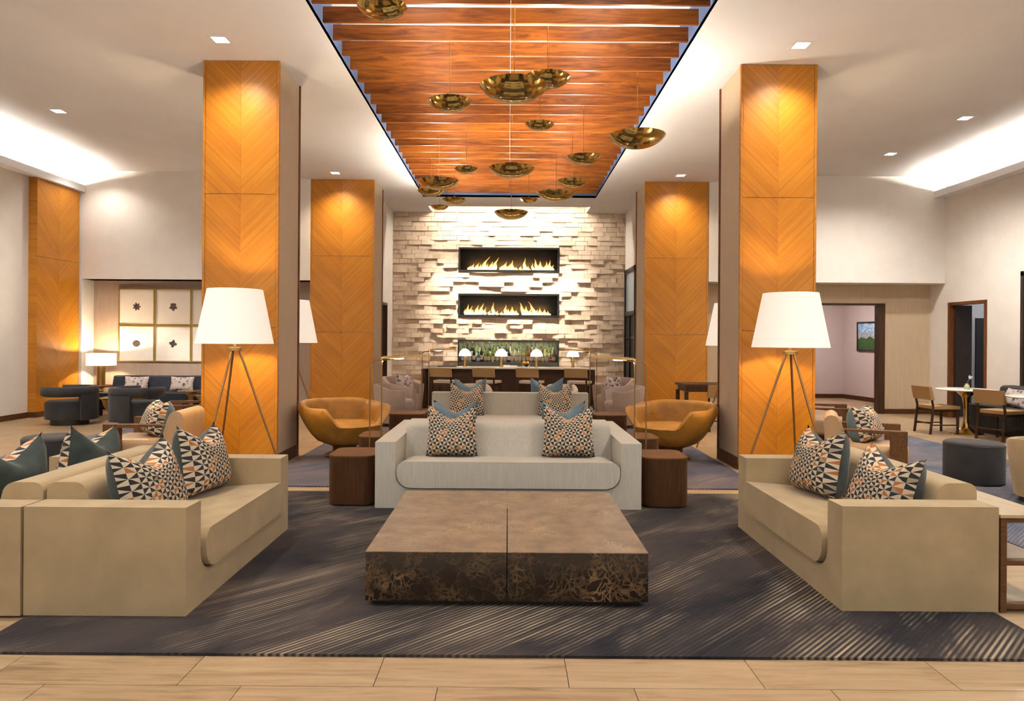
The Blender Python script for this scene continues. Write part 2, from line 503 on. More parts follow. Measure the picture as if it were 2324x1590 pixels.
def bx(bm, x0, x1, y0, y1, z0, z1):
    vs = [bm.verts.new(p) for p in ((x0, y0, z0), (x1, y0, z0), (x1, y1, z0), (x0, y1, z0), (x0, y0, z1), (x1, y0, z1), (x1, y1, z1), (x0, y1, z1))]
    for f in ((0, 3, 2, 1), (4, 5, 6, 7), (0, 1, 5, 4), (1, 2, 6, 5), (2, 3, 7, 6), (3, 0, 4, 7)):
        bm.faces.new([vs[i] for i in f])
    return vs

def bevel(bm, r, seg=2, ang=30):
    es = [e for e in bm.edges if len(e.link_faces) == 2 and e.calc_face_angle(0) > math.radians(ang)]
    bmesh.ops.bevel(bm, geom=es, offset=r, segments=seg, profile=0.5, affect='EDGES', clamp_overlap=True)

def box_me(name, mat, x0, x1, y0, y1, z0, z1, r=0.0, seg=2):
    bm = bmesh.new()
    bx(bm, x0, x1, y0, y1, z0, z1)
    if r:
        bevel(bm, r, seg)
    return finish(bm, name, mat)

def boxes_me(name, mat, lst, r=0.0, seg=1):
    bm = bmesh.new()
    for a in lst:
        bx(bm, *a)
    if r:
        bevel(bm, r, seg)
    return finish(bm, name, mat)

def box(name, mat, parent, x0, x1, y0, y1, z0, z1, r=0.0, seg=2):
    return ob(name, box_me(name, mat, x0, x1, y0, y1, z0, z1, r, seg), parent)

def prism(bm, pts, axis, a0, a1):
    """pts: 2D polygon; axis 'x','y','z' is the extrusion direction."""
    def P(p, a):
        return {'x': (a, p[0], p[1]), 'y': (p[0], a, p[1]), 'z': (p[0], p[1], a)}[axis]
    A = [bm.verts.new(P(p, a0)) for p in pts]
    B = [bm.verts.new(P(p, a1)) for p in pts]
    n = len(pts)
    bm.faces.new(A); bm.faces.new(list(reversed(B)))
    for i in range(n):
        bm.faces.new((A[i], A[(i+1) % n], B[(i+1) % n], B[i]))

def arc(cx, cy, r, a0, a1, n):
    return [(cx + r*math.cos(a0 + (a1-a0)*i/n), cy + r*math.sin(a0 + (a1-a0)*i/n)) for i in range(n+1)]

def rrect(x0, x1, y0, y1, r, n=4, rs=None):
    rs = rs or (r, r, r, r)      # bl, br, tr, tl
    return (arc(x0+rs[0], y0+rs[0], rs[0], PI, 1.5*PI, n) + arc(x1-rs[1], y0+rs[1], rs[1], 1.5*PI, 2*PI, n)
            + arc(x1-rs[2], y1-rs[2], rs[2], 0, PI/2, n) + arc(x0+rs[3], y1-rs[3], rs[3], PI/2, PI, n))

def lathe(bm, prof, n=24, cx=0.0, cy=0.0):
    rings = []
    for (r, z) in prof:
        if r < 1e-5:
            rings.append([bm.verts.new((cx, cy, z))])
        else:
            rings.append([bm.verts.new((cx + r*math.cos(2*PI*i/n), cy + r*math.sin(2*PI*i/n), z)) for i in range(n)])
    for a, b_ in zip(rings, rings[1:]):
        for i in range(n):
            j = (i+1) % n
            if len(a) == 1 and len(b_) == 1: continue
            if len(a) == 1: bm.faces.new((a[0], b_[i], b_[j]))
            elif len(b_) == 1: bm.faces.new((a[i], a[j], b_[0]))
            else: bm.faces.new((a[i], a[j], b_[j], b_[i]))

def lathe_me(name, mat, prof, n=24, angle=35):
    bm = bmesh.new()
    lathe(bm, prof, n)
    return finish(bm, name, mat, True, angle)

def tube(bm, pts, r, n=8, taper=None):
    pts = [Vector(p) for p in pts]
    rings = []
    up = None
    for i, p in enumerate(pts):
        if i == 0: d = pts[1] - p
        elif i == len(pts)-1: d = p - pts[i-1]
        else: d = (pts[i+1] - pts[i-1])
        d.normalize()
        if up is None:
            up = d.orthogonal().normalized()
        s = d.cross(up); s.normalize(); up = s.cross(d); up.normalize()
        rr = r if taper is None else r + (taper - r)*i/(len(pts)-1)
        rings.append([bm.verts.new(p + rr*(math.cos(2*PI*k/n)*up + math.sin(2*PI*k/n)*s)) for k in range(n)])
    for a, b_ in zip(rings, rings[1:]):
        for k in range(n):
            bm.faces.new((a[k], a[(k+1) % n], b_[(k+1) % n], b_[k]))
    bm.faces.new(list(reversed(rings[0]))); bm.faces.new(rings[-1])

def tube_me(name, mat, pts, r, n=8, taper=None):
    bm = bmesh.new()
    tube(bm, pts, r, n, taper)
    return finish(bm, name, mat, True, 50)

def sweep(bm, prof, t0, t1, n, closed=False):
    """prof(theta) -> closed loop of (r, z); theta measured from the front (-Y), positive to +X."""
    rings = []
    cnt = n if closed else n+1
    for i in range(cnt):
        t = t0 + (t1-t0)*i/n
        rings.append([bm.verts.new((r*math.sin(t), -r*math.cos(t), z)) for r, z in prof(t)])
    m_ = len(rings[0])
    pairs = list(zip(rings, rings[1:])) + ([(rings[-1], rings[0])] if closed else [])
    for a, b_ in pairs:
        for k in range(m_):
            bm.faces.new((a[k], a[(k+1) % m_], b_[(k+1) % m_], b_[k]))
    if not closed:
        bm.faces.new(list(reversed(rings[0]))); bm.faces.new(rings[-1])

def sstep(a, b_, x):
    t = max(0.0, min(1.0, (x-a)/(b_-a)))
    return t*t*(3-2*t)

def struct(name, me, parent=None):
    o = ob(name, me, parent)
    if parent is None: o['kind'] = 'structure'
    return o

# ------------------------------------------------------------------ floor
RUGS = [(-2.55, 2.69, 3.32, 6.86), (-2.60, 2.60, 7.10, 13.2), (3.75, 6.38, 4.3, 11.3), (-6.26, -3.75, 4.3, 11.3)]
floor = struct('floor', box_me('floor', 'grout', -9.3, 12.2, -1.2, 19.6, -0.20, -0.006))
cells = []
for r in range(-14, 56):
    y0 = PY0 + PW*r
    o_ = plank_off(r)
    k0 = math.floor((-9.3 - o_)/PL)
    for k in range(k0, k0 + 27):
        x0 = o_ + PL*k
        if x0 > 12.2 or x0 + PL < -9.3 or y0 + PW > 19.6 or y0 < -1.2: continue
        cells.append((x0, y0))
def seen_plank(c):
    cx, cy = c[0] + PL/2, c[1] + PW/2
    if cy < 2.95: return False
    if abs(cx) > cy*0.74 + 0.3 or abs(cx) > 8.6 or cy > 14.2: return False
    for a, b_, c_, d in RUGS:
        if a < c[0] and c[0]+PL < b_ and c_ < c[1] and c[1]+PW < d: return False
    if cy < 5.6 and 1.9 < abs(cx) < 3.4 and cy > 4.0: return False
    return True
vis = sorted([c for c in cells if seen_plank(c)], key=lambda c: c[1])[:300]
vs_ = set(vis)
G = 0.002
pl_me = box_me('plank', 'plank', G, PL-G, G, PW-G, -0.006, 0.0)
for c in vis:
    ob('plank', pl_me, floor, (c[0], c[1], 0))
bm = bmesh.new()
for c in cells:
    if c in vs_: continue
    x0, y0 = c
    vv = [bm.verts.new(p) for p in ((x0+G, y0+G, 0), (x0+PL-G, y0+G, 0), (x0+PL-G, y0+PW-G, 0), (x0+G, y0+PW-G, 0))]
    bm.faces.new(vv)
    lw = [bm.verts.new((v.co.x, v.co.y, -0.006)) for v in vv]
    for i in range(4):
        bm.faces.new((vv[i], lw[i], lw[(i+1) % 4], vv[(i+1) % 4]))
o = ob('plank_field', finish(bm, 'plank_field', 'plank', False), floor)
o['kind'] = 'stuff'

# ------------------------------------------------------------------ ceilings
C0, C1 = -1.0, 16.0          # slat recess in Y
CX = 1.96
ceil = struct('ceiling', boxes_me('ceiling', 'plaster', [
    (-XS, -CX, -1.0, 18.4, H, H+0.05), (CX, XS, -1.0, 18.4, H, H+0.05),
    (-CX, CX, C1, 17.10, H, H+0.05), (-CX, CX, 17.10, 18.4, H+0.28, H+0.33),
    (-CX-0.02, CX+0.02, 17.08, 17.10, H, H+0.30)]))
struct('ceiling_step', boxes_me('ceiling_step', 'plaster', [(-XS, -XS+0.03, -1.0, YB, H+0.05, HW), (XS-0.03, XS, -1.0, YB, H+0.05, HW)]))
struct('ceiling_wing_left', box_me('ceiling_wing_left', 'plaster', -XW-0.1, -XS+0.03, -1.0, YB+0.05, HW, HW+0.05))
struct('ceiling_wing_right', box_me('ceiling_wing_right', 'plaster', XS-0.03, XW+0.1, -1.0, YB+0.05, HW, HW+0.05))
RT = H + 0.42
struct('ceiling_recess', boxes_me('ceiling_recess', 'plaster', [(-CX-0.03, CX+0.03, C0, C1+0.03, RT, RT+0.04)]))
struct('ceiling_recess_side', boxes_me('ceiling_recess_side', 'recess_blue', [
    (-CX-0.03, -CX, C0, C1, H+0.001, RT), (CX, CX+0.03, C0, C1, H+0.001, RT), (-CX, CX, C1, C1+0.03, H+0.001, RT)]))
# two boards to a slat, one slat every 0.41 m
sl_me = box_me('slat', 'slat', 0.0, CX-0.032, -0.016, 0.016, 0.0, 0.160, 0.002, 1)
yy = 15.60
while yy > 0.3:
    ob('slat', sl_me, ceil, (0.0015, yy, H+0.022))
    ob('slat', sl_me, ceil, (-0.0015 - (CX-0.032), yy, H+0.022))
    yy -= 0.4175
# LED strips along both sides of the recess, above the slats
for s in (-1, 1):
    light('recess_led', 'AREA', (s*0.95, 8.0, H+0.21), 110, (1.0, 0.88, 0.72), (0, PI, 0), ceil, shape='RECTANGLE', size=0.06, size_y=15.5)

# cove ledges
for s, nm in ((-1, 'trim_1'), (1, 'trim_2')):
    led = struct(nm, boxes_me(nm, 'plaster', [(min(s*8.61, s*XW), max(s*8.61, s*XW), -1.0, YB, 4.43, 4.50),
                                               (min(s*8.61, s*8.64), max(s*8.61, s*8.64), -1.0, YB, 4.50, 4.56)]))
    light('cove_led', 'AREA', (s*8.735, 6.6, 4.52), 1200, (1.0, 0.95, 0.82), (PI, s*-0.30, 0), led, shape='RECTANGLE', size=0.10, size_y=14.6)

# ------------------------------------------------------------------ side walls
struct('wall_left', box_me('wall_left', 'cream_wall', -XW-0.1, -XW, -1.0, YB+0.4, 0, HW))
struct('wall_right', boxes_me('wall_right', 'cream_wall', [
    (XW, XW+0.1, 14.16, 14.9, 0, HW), (XW, XW+0.1, 13.06, 14.16, 2.26, HW), (XW, XW+0.1, 12.17, 13.06, 0, HW),
    (XW, XW+0.1, 10.2, 12.17, 2.72, HW), (XW, XW+0.1, -1.0, 10.2, 0, HW)]))
struct('baseboard_left', box_me('baseboard_left', 'base_wood', -XW, -XW+0.018, -1.0, 12.98, 0, 0.10, 0.003))
struct('baseboard_right', boxes_me('baseboard_right', 'base_wood', [(XW-0.018, XW, 14.2, 14.8, 0, 0.10), (XW-0.018, XW, 12.24, 13.0, 0, 0.10)], 0.003))
# bulkheads and niches
struct('wall_bulkhead_left', boxes_me('wall_bulkhead_left', 'cream_wall', [
    (-XW, -4.03, YB, YB+0.42, 2.67, HW), (-XW, -8.66, YB, YB+0.42, 0, 2.67), (-8.66, -4.03, YB+0.02, YB+0.42, 2.67, 2.68)]))
struct('wall_niche_left', box_me('wall_niche_left', 'taupe_wall', -8.9, -4.03, YB+0.42, YB+0.5, 0, 2.9))
struct('baseboard_niche', box_me('baseboard_niche', 'base_wood', -8.66, -4.03, YB+0.40, YB+0.42, 0, 0.10, 0.003))
struct('wall_bulkhead_right', box_me('wall_bulkhead_right', 'cream_wall', 4.05, XW, YB, YB+0.50, 2.70, HW))
struct('wall_niche_right', boxes_me('wall_niche_right', 'sand_wall', [(7.89, XW+0.1, 14.80, 14.9, 0, 2.9), (4.05, 5.75, 14.80, 14.9, 0, 2.9), (5.75, 7.89, 14.80, 14.9, 2.28, 2.9)]))
struct('baseboard_niche_right', boxes_me('baseboard_niche_right', 'base_wood', [(7.89, XW, 14.782, 14.80, 0, 0.10), (4.05, 5.75, 14.782, 14.80, 0, 0.10)], 0.003))
struct('trim_3', boxes_me('trim_3', 'dark_wood', [(7.76, 7.89, 14.77, 14.95, 0, 2.28), (5.75, 5.88, 14.77, 14.95, 0, 2.28), (5.75, 7.89, 14.77, 14.95, 2.27, 2.31)]))
# room behind the right doorway
mr = struct('wall_side_room', boxes_me('wall_side_room', 'mauve_wall', [(4.6, 9.0, 18.8, 18.9, 0, 3.0), (4.5, 4.6, 14.9, 18.9, 0, 3.0), (4.5, 9.4, 14.9, 18.9, 3.0, 3.1)]))
bm = bmesh.new()
prism(bm, [(8.93, 18.8), (9.12, 17.3), (9.30, 15.2), (9.30, 14.9), (9.5, 14.9), (9.5, 18.9), (8.93, 18.9)], 'z', 0, 3.0)
struct('wall_side_room_right', finish(bm, 'wall_side_room_right', 'mauve_wall', False))
bm = bmesh.new()
prism(bm, [(4.6, 18.8), (4.6, 18.78), (8.915, 18.78), (9.105, 17.3), (9.285, 15.2), (9.30, 15.2), (9.12, 17.3), (8.93, 18.8)], 'z', 0, 0.11)
struct('baseboard_side_room', finish(bm, 'baseboard_side_room', 'base_wood', False))
light('side_room_downlight', 'AREA', (7.4, 17.0, 2.98), 60, (1.0, 0.86, 0.80), (0, 0, 0), mr, shape='DISK', size=0.5)

# right wall door: trim, door leaf ajar, dim passage with a further black doorway
d1 = struct('door_1', boxes_me('door_1', 'edge_wood', [(XW-0.02, XW+0.14, 14.12, 14.18, 0, 2.26), (XW-0.02, XW+0.14, 13.04, 13.10, 0, 2.26), (XW-0.02, XW+0.14, 13.04, 14.18, 2.24, 2.30)]))
ob('door_leaf', box_me('door_leaf', 'dark_door', XW+0.06, XW+0.385, 14.05, 14.10, 0.02, 2.24, 0.004, 1), d1)
struct('wall_passage', boxes_me('wall_passage', 'grey_wall', [(8.95, 11.4, 15.2, 15.25, 0, 2.9), (8.95, 11.4, 12.3, 12.35, 0, 2.9), (8.95, 12, 12.3, 15.2, 2.9, 2.95)]))
struct('door_4', boxes_me('door_4', 'black_room', [(10.06, 11.0, 15.17, 15.2, 0, 2.03)]))
light('passage_fill_light', 'AREA', (10.2, 14.2, 2.88), 14, (0.92, 0.95, 1.0), (0, 0, 0), bpy.data.objects['wall_passage'], shape='DISK', size=0.3)  # fill lamp added to brighten the grey passage wall, no fixture there
d2 = struct('door_2', boxes_me('door_2', 'dark_door', [(XW-0.02, XW+0.12, 12.10, 12.17, 0, 2.72), (XW-0.02, XW+0.12, 10.2, 10.27, 0, 2.72), (XW-0.02, XW+0.12, 10.2, 12.17, 2.65, 2.74)]))
ob('door_leaf', box_me('door_leaf', 'dark_door', XW+0.04, XW+0.09, 10.27, 12.10, 0.01, 2.65, 0.004, 1), d2)

# ------------------------------------------------------------------ stone wall with its openings
OPEN = [(-1.285, 1.285, 3.206, 3.835), (-1.285, 1.285, 2.055, 2.66), (-1.285, 1.285, 0.82, 1.485)]
XB = 2.96
core = [(-XB-0.1, OPEN[0][0], YS+0.03, YS+0.5, 0, H+0.33), (OPEN[0][1], XB+0.1, YS+0.03, YS+0.5, 0, H+0.33)]
zs = [0.0, 0.82, 1.485, 2.055, 2.66, 3.206, 3.835, H+0.33]
for i in range(0, 8, 2):
    core.append((OPEN[0][0], OPEN[0][1], YS+0.03, YS+0.5, zs[i], zs[i+1]))
wall_back = struct('wall_back', boxes_me('wall_back', 'brick', core))
def cut(rect, hole):
    x0, x1, z0, z1 = rect; a, b_, c, d = hole
    if x1 <= a or x0 >= b_ or z1 <= c or z0 >= d: return [rect]
    out = []
    if x0 < a: out.append((x0, a, z0, z1))
    if x1 > b_: out.append((b_, x1, z0, z1))
    xa, xb = max(x0, a), min(x1, b_)
    if z0 < c: out.append((xa, xb, z0, c))
    if z1 > d: out.append((xa, xb, d, z1))
    return out
BW, BH = 0.325, 0.118
bricks = []
r = 0
z = 0.0
while z < H + 0.27:
    x = -XB - (BW*0.5 if r % 2 else 0.0) - (0.08 if r % 3 == 0 else 0)
    while x < XB:
        rc = [(max(x, -XB), min(x+BW, XB), z, min(z+BH, H+0.28))]
        for h_ in OPEN:
            rc = [q for p in rc for q in cut(p, h_)]
        bricks += [q for q in rc if q[1]-q[0] > 0.03 and q[3]-q[2] > 0.02]
        x += BW
    z += BH; r += 1
def brick_geo(bm, w_, h_, seed, ox=0.0, oz=0.0, oy=0.0):
    rn = random.Random(seed)
    q0 = rn.choice((0.002, 0.012, 0.022, 0.034, 0.046)); p = [max(0.001, q0 + rn.uniform(-0.003, 0.003)) for _ in range(4)]
    base = rn.choice((0.0, 0.003, 0.008))
    g = 0.003
    F = [(g, -p[0]-base, g), (w_-g, -p[1]-base, g), (w_-g, -p[2]-base, h_-g), (g, -p[3]-base, h_-g)]
    fr = [bm.verts.new((ox+a, oy+b_, oz+c)) for a, b_, c in F]
    bk = [bm.verts.new((ox+a, oy+0.035, oz+c)) for a, b_, c in F]
    bm.faces.new((fr[0], fr[1], fr[2])); bm.faces.new((fr[0], fr[2], fr[3]))
    for i in range(4):
        bm.faces.new((fr[i], bk[i], bk[(i+1) % 4], fr[(i+1) % 4]))
full = {}
for i in range(7):
    bm = bmesh.new(); brick_geo(bm, BW, BH, 100+i)
    full[i] = finish(bm, 'brick', 'brick', False)
def centre_d(q):
    return (((q[0]+q[1])/2)/1.0)**2 + (((q[2]+q[3])/2 - 2.9)/0.78)**2
order = sorted(bricks, key=centre_d)
near = [q for q in order if q[1]-q[0] > 0.15][:300]
nset = set(near)
for i, q in enumerate(near):
    if abs(q[1]-q[0]-BW) < 1e-3 and abs(q[3]-q[2]-BH) < 1e-3:
        me = full[random.randrange(7)]
    else:
        bm = bmesh.new(); brick_geo(bm, q[1]-q[0], q[3]-q[2], i)
        me = finish(bm, 'brick', 'brick', False)
    ob('brick', me, wall_back, (q[0], YS, q[2]))
bm = bmesh.new()
for i, q in enumerate(bricks):
    if q in nset: continue
    brick_geo(bm, q[1]-q[0], q[3]-q[2], 1000 + i % 40, q[0], q[2], YS)
o = ob('brick_field', finish(bm, 'brick_field', 'brick', False), wall_back)
o['kind'] = 'stuff'
light('wall_wash', 'AREA', (0, 17.17, H+0.20), 80, (1.0, 0.91, 0.78), (0.25, 0, 0), wall_back, shape='RECTANGLE', size=3.8, size_y=0.06)
light('added_wall_graze', 'AREA', (0, 17.16, H+0.20), 60, (1.0, 0.90, 0.76), (0.23, 0, 0), wall_back, shape='RECTANGLE', size=3.8, size_y=0.06, spread=0.62)  # second strip added in the slot to brighten the lower stone wall
# side walls beside the stone wall
sw = struct('wall_alcove_left', boxes_me('wall_alcove_left', 'cream_wall', [(-XB-0.1, -XB, 17.15, YS+0.03, 0, H), (-XB-0.1, -XB, 15.3, 17.15, 2.36, H), (-4.03, -2.96, 15.3, 15.35, 0, H)]))
struct('door_3', boxes_me('door_3', 'dark_wood', [(-XB-0.1, -XB+0.015, 17.09, 17.15, 0, 2.36), (-XB-0.1, -XB+0.015, 15.3, 17.15, 2.30, 2.36), (-XB-0.9, -XB-0.85, 15.3, 17.4, 0, 2.4)]))
struct('wall_alcove_right', boxes_me('wall_alcove_right', 'cream_wall', [(XB, XB+0.1, 15.3, YS+0.03, 3.26, H), (XB, XB+0.1, 15.3, 16.45, 0, 3.26), (2.96, 4.05, 15.3, 15.35, 0, H), (XB+0.4, XB+0.5, 15.3, 18.5, 0, 3.3)]))
wn = struct('window_1', boxes_me('window_1', 'black_metal', [
    (XB-0.03, XB+0.06, 16.45, 16.53, 0, 3.26), (XB-0.03, XB+0.06, 17.82, 17.90, 0, 3.26), (XB-0.03, XB+0.06, 16.45, 17.90, 3.16, 3.26),
    (XB-0.03, XB+0.06, 16.45, 17.90, 2.10, 2.20), (XB-0.03, XB+0.06, 17.14, 17.20, 0, 2.15), (XB-0.03, XB+0.06, 16.45, 17.90, 0, 0.10)]))
ob('pane', box_me('pane', 'window_glass', XB+0.01, XB+0.016, 16.53, 17.82, 2.20, 3.16), wn)
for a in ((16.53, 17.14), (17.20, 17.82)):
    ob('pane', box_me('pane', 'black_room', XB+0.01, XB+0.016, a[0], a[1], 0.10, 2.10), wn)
for zz in (0.55, 1.05, 1.55):
    ob('glazing_bar', box_me('glazing_bar', 'black_metal', XB-0.01, XB+0.03, 16.53, 17.82, zz, zz+0.035), wn)

# left side wall pilaster
def column(label, cx, y0, w_, d_, front_rows=True):
    t = thing('column', label, 'column', (cx, y0, 0))
    hw = w_/2
    box('core', 'column_fabric', t, -hw+0.012, hw-0.012, 0.02, d_-0.03, 0.0, H)
    seams = [0.07, 1.62, 3.17, H-0.004]
    for i in range(3):
        for s in (-1, 1):
            a, b_ = (0.0008, hw-0.03) if s > 0 else (-hw+0.03, -0.0008)
            box('veneer_panel', 'chevron', t, a, b_, 0.0, 0.03, seams[i]+0.003, seams[i+1]-0.003, 0.0015, 1)
    for s in (-1, 1):
        a, b_ = (hw-0.027, hw) if s > 0 else (-hw, -hw+0.027)
        box('edge_strip', 'chevron', t, a, b_, -0.004, 0.04, 0.07, H-0.004, 0.002, 1)
        a, b_ = (hw-0.03, hw+0.004) if s > 0 else (-hw-0.004, -hw+0.03)
        box('back_edge', 'edge_wood', t, a, b_, d_-0.035, d_, 0.0, H-0.004, 0.002, 1)
        a, b_ = (hw-0.015, hw+0.006) if s > 0 else (-hw-0.006, -hw+0.015)
        box('baseboard', 'base_wood', t, a, b_, 0.04, d_-0.035, 0.0, 0.14, 0.003, 1)
    box('plinth', 'base_wood', t, -hw+0.01, hw-0.01, 0.004, 0.05, 0.0, 0.07)
    box('shadow_gap', 'base_wood', t, -hw+0.03, hw-0.03, 0.03, 0.045, 0.07, H-0.003)
    return t
column('tall chevron veneer column behind the lamp, left of the grey sofa', -3.127, 8.2, 0.884, 0.84)
column('tall chevron veneer column behind the lamp, right of the grey sofa', 3.127, 8.2, 0.884, 0.84)
column('far chevron veneer column behind the left mustard armchair', -3.385, YB, 1.29, 1.0)
column('far chevron veneer column behind the right mustard armchair', 3.395, YB, 1.29, 1.0)
t = thing('wall_pilaster', 'chevron veneer pilaster on the white side wall behind the dark chairs', 'pilaster', (-8.69, 13.615, 0), PI/2)
hw = 0.635
box('core', 'chevron', t, -hw, hw, 0.03, 0.158, 0.0, 4.43)
seams = [0.10, 1.54, 2.98, 4.425]
for i in range(3):
    for s in (-1, 1):
        a, b_ = (0.0008, hw) if s > 0 else (-hw, -0.0008)
        box('veneer_panel', 'chevron', t, a, b_, 0.0, 0.032, seams[i]+0.003, seams[i+1]-0.003, 0.0015, 1)
box('baseboard', 'base_wood', t, -hw-0.006, hw, -0.008, 0.158, 0.0, 0.10)

# ------------------------------------------------------------------ rugs
def rug(label, mat, x0, x1, y0, y1):
    me = box_me('rug', mat, x0, x1, y0, y1, 0.0005, 0.014, 0.004, 1)
    tag(ob('rug', me), label, 'rug')
rug('charcoal rug with pale diagonal lines under the marble coffee table', 'rug_charcoal', *RUGS[0])
rug('slate rug beyond the bare floor strip, under the mustard armchairs', 'rug_slate', *RUGS[1])
rug('blue grey rug under the right hand velvet pouf', 'rug_blue', *RUGS[2])
rug('blue grey rug under the left hand velvet pouf', 'rug_blue', *RUGS[3])

# ------------------------------------------------------------------ recessed downlights
dl_trim = boxes_me('trim', 'plaster', [(-0.11, 0.11, -0.11, -0.075, -0.006, 0.004), (-0.11, 0.11, 0.075, 0.11, -0.006, 0.004), (-0.11, -0.075, -0.075, 0.075, -0.006, 0.004), (0.075, 0.11, -0.075, 0.075, -0.006, 0.004)])
dl_lens = box_me('lens', 'downlight_lens', -0.075, 0.075, -0.075, 0.075, -0.003, 0.003)
def downlight(label, x, y, zc, power, tilt=0.0, ang=1.5, blend=0.7, color=WARM):
    t = thing('downlight', label, 'downlight', (x, y, zc), 0, 'recessed square ceiling downlights')
    ob('trim', dl_trim, t); ob('lens', dl_lens, t)
    light('downlight_beam', 'SPOT', (0, 0, -0.02), power, color, (tilt, 0, 0), t, spot_size=ang, spot_blend=blend, shadow_soft_size=0.06)
PC = 115
downlight('square downlight in the ceiling just in front of the left near column', -3.14, 7.63, H, PC, 0.30, 1.9, 1.0, WARM2)
downlight('square downlight in the ceiling just in front of the right near column', 3.16, 7.67, H, PC, 0.30, 1.9, 1.0, WARM2)
downlight('square downlight above the far left column', -3.40, 13.74, H, PC, 0.30, 1.9, 1.0, WARM2)
downlight('square downlight above the far right column', 3.34, 13.75, H, PC, 0.30, 1.9, 1.0, WARM2)
downlight('square downlight in the left wing ceiling, the nearer one', -6.74, 10.52, HW, 380, 0, 2.6)
downlight('square downlight in the left wing ceiling beside the cove glow', -8.04, 13.66, HW, 50, 0, 2.4)
downlight('square downlight in the right wing ceiling, the nearer one', 6.81, 10.55, HW, 380, 0, 2.6)
downlight('square downlight in the right wing ceiling, the farther one', 6.80, 12.59, HW, 230, 0, 2.6)
for sx in (-1, 1):  # extra downlights out of view, added to brighten the foreground and wings
    sd = 'left' if sx < 0 else 'right'
    downlight('added unseen fill downlight over the %s tan sofa, above the picture' % sd, sx*3.15, 4.0, H, 260, 0.0, 2.3)
    downlight('added unseen fill downlight at the %s of the aisle, nearest the viewer' % sd, sx*3.15, 1.2, H, 160, 0.0, 2.3)
    downlight('added unseen fill downlight in the %s wing ceiling, above the picture' % sd, sx*6.8, 6.0, HW, 260, 0.0, 2.5)
# ------------------------------------------------------------------ sofas
SD = 0.865
def sofa(label, loc, rotz, W, fabric, arm=0.18, zarm=0.592, zback=0.687):
    t = thing('sofa', label, 'sofa', loc, rotz)
    hw, hd = W/2, SD/2
    zi, rc = 0.185, 0.125
    prof = [(-hw, 0.014), (hw, 0.014), (hw, zarm), (hw-arm, zarm)]
    prof += list(reversed(arc(hw-arm-rc, zi+rc, rc, -PI/2, 0, 6)))
    prof += list(reversed(arc(-hw+arm+rc, zi+rc, rc, PI, 1.5*PI, 6)))
    prof += [(-hw+arm, zarm), (-hw, zarm)]
    bm = bmesh.new()
    prism(bm, prof, 'y', -hd, hd)
    bevel(bm, 0.026, 3, 40)
    ob('frame', finish(bm, 'frame', fabric), t)
    bm = bmesh.new()
    g = 0.011
    prism(bm, rrect(-hw+arm+g, hw-arm-g, zi+g, 0.455, 0.05, 6, (rc, rc, 0.075, 0.075)), 'y', -hd-0.028, hd-0.24)
    bevel(bm, 0.05, 4, 50)
    for v in bm.verts:
        if v.co.z > 0.34: v.co.z -= 0.03 + 0.075*(v.co.y+hd)
    ob('seat_cushion', finish(bm, 'seat_cushion', fabric), t)
    bm = bmesh.new()
    y1 = hd - 0.002
    prism(bm, [(y1, 0.35), (y1, zback-0.05)] + arc(y1-0.05, zback-0.05, 0.05, 0, PI/2, 4) + arc(y1-0.155, zback-0.075, 0.075, PI/2, PI*0.97, 5) + [(y1-0.30, 0.35)], 'x', -hw+arm+0.003, hw-arm-0.003)
    bevel(bm, 0.02, 2, 50)
    ob('back_cushion', finish(bm, 'back_cushion', fabric), t)
    return t
sofa('grey sofa facing the marble coffee table', (0.006, 6.19+SD/2, 0), 0, 2.34, 'grey_fabric')
sofa('grey sofa set back to back behind the front grey sofa', (0.006, 7.06+SD/2, 0), PI, 2.34, 'grey_fabric')
sofa('tan velvet sofa left of the marble coffee table, facing it', (-1.71-SD/2, 4.625, 0), PI/2, 1.74, 'tan_velvet')
sofa('tan velvet sofa at the left picture edge, back to back with another', (-2.585-SD/2, 4.615, 0), -PI/2, 1.74, 'tan_velvet')
sofa('tan velvet sofa right of the marble coffee table, facing it', (1.852+SD/2, 4.775, 0), -PI/2, 1.76, 'tan_velvet')

# long bench sofa with one shared back
t = thing('bench_sofa', 'pale grey armless double sofa beyond the two grey ones', 'sofa', (0.03, 10.2, 0))
box('back', 'grey_fabric', t, -1.12, 1.12, -0.11, 0.11, 0.25, 0.735, 0.03, 3)
for s in (-1, 1):
    a, b_ = (-0.80, -0.10) if s < 0 else (0.10, 0.80)
    box('seat', 'grey_fabric', t, -1.12, 1.12, a, b_, 0.10, 0.43, 0.03, 3)
    for x in (-0.95, 0.95):
        box('foot', 'dark_wood', t, x-0.04, x+0.04, (a+b_)/2-0.2, (a+b_)/2+0.2, 0.014, 0.11)

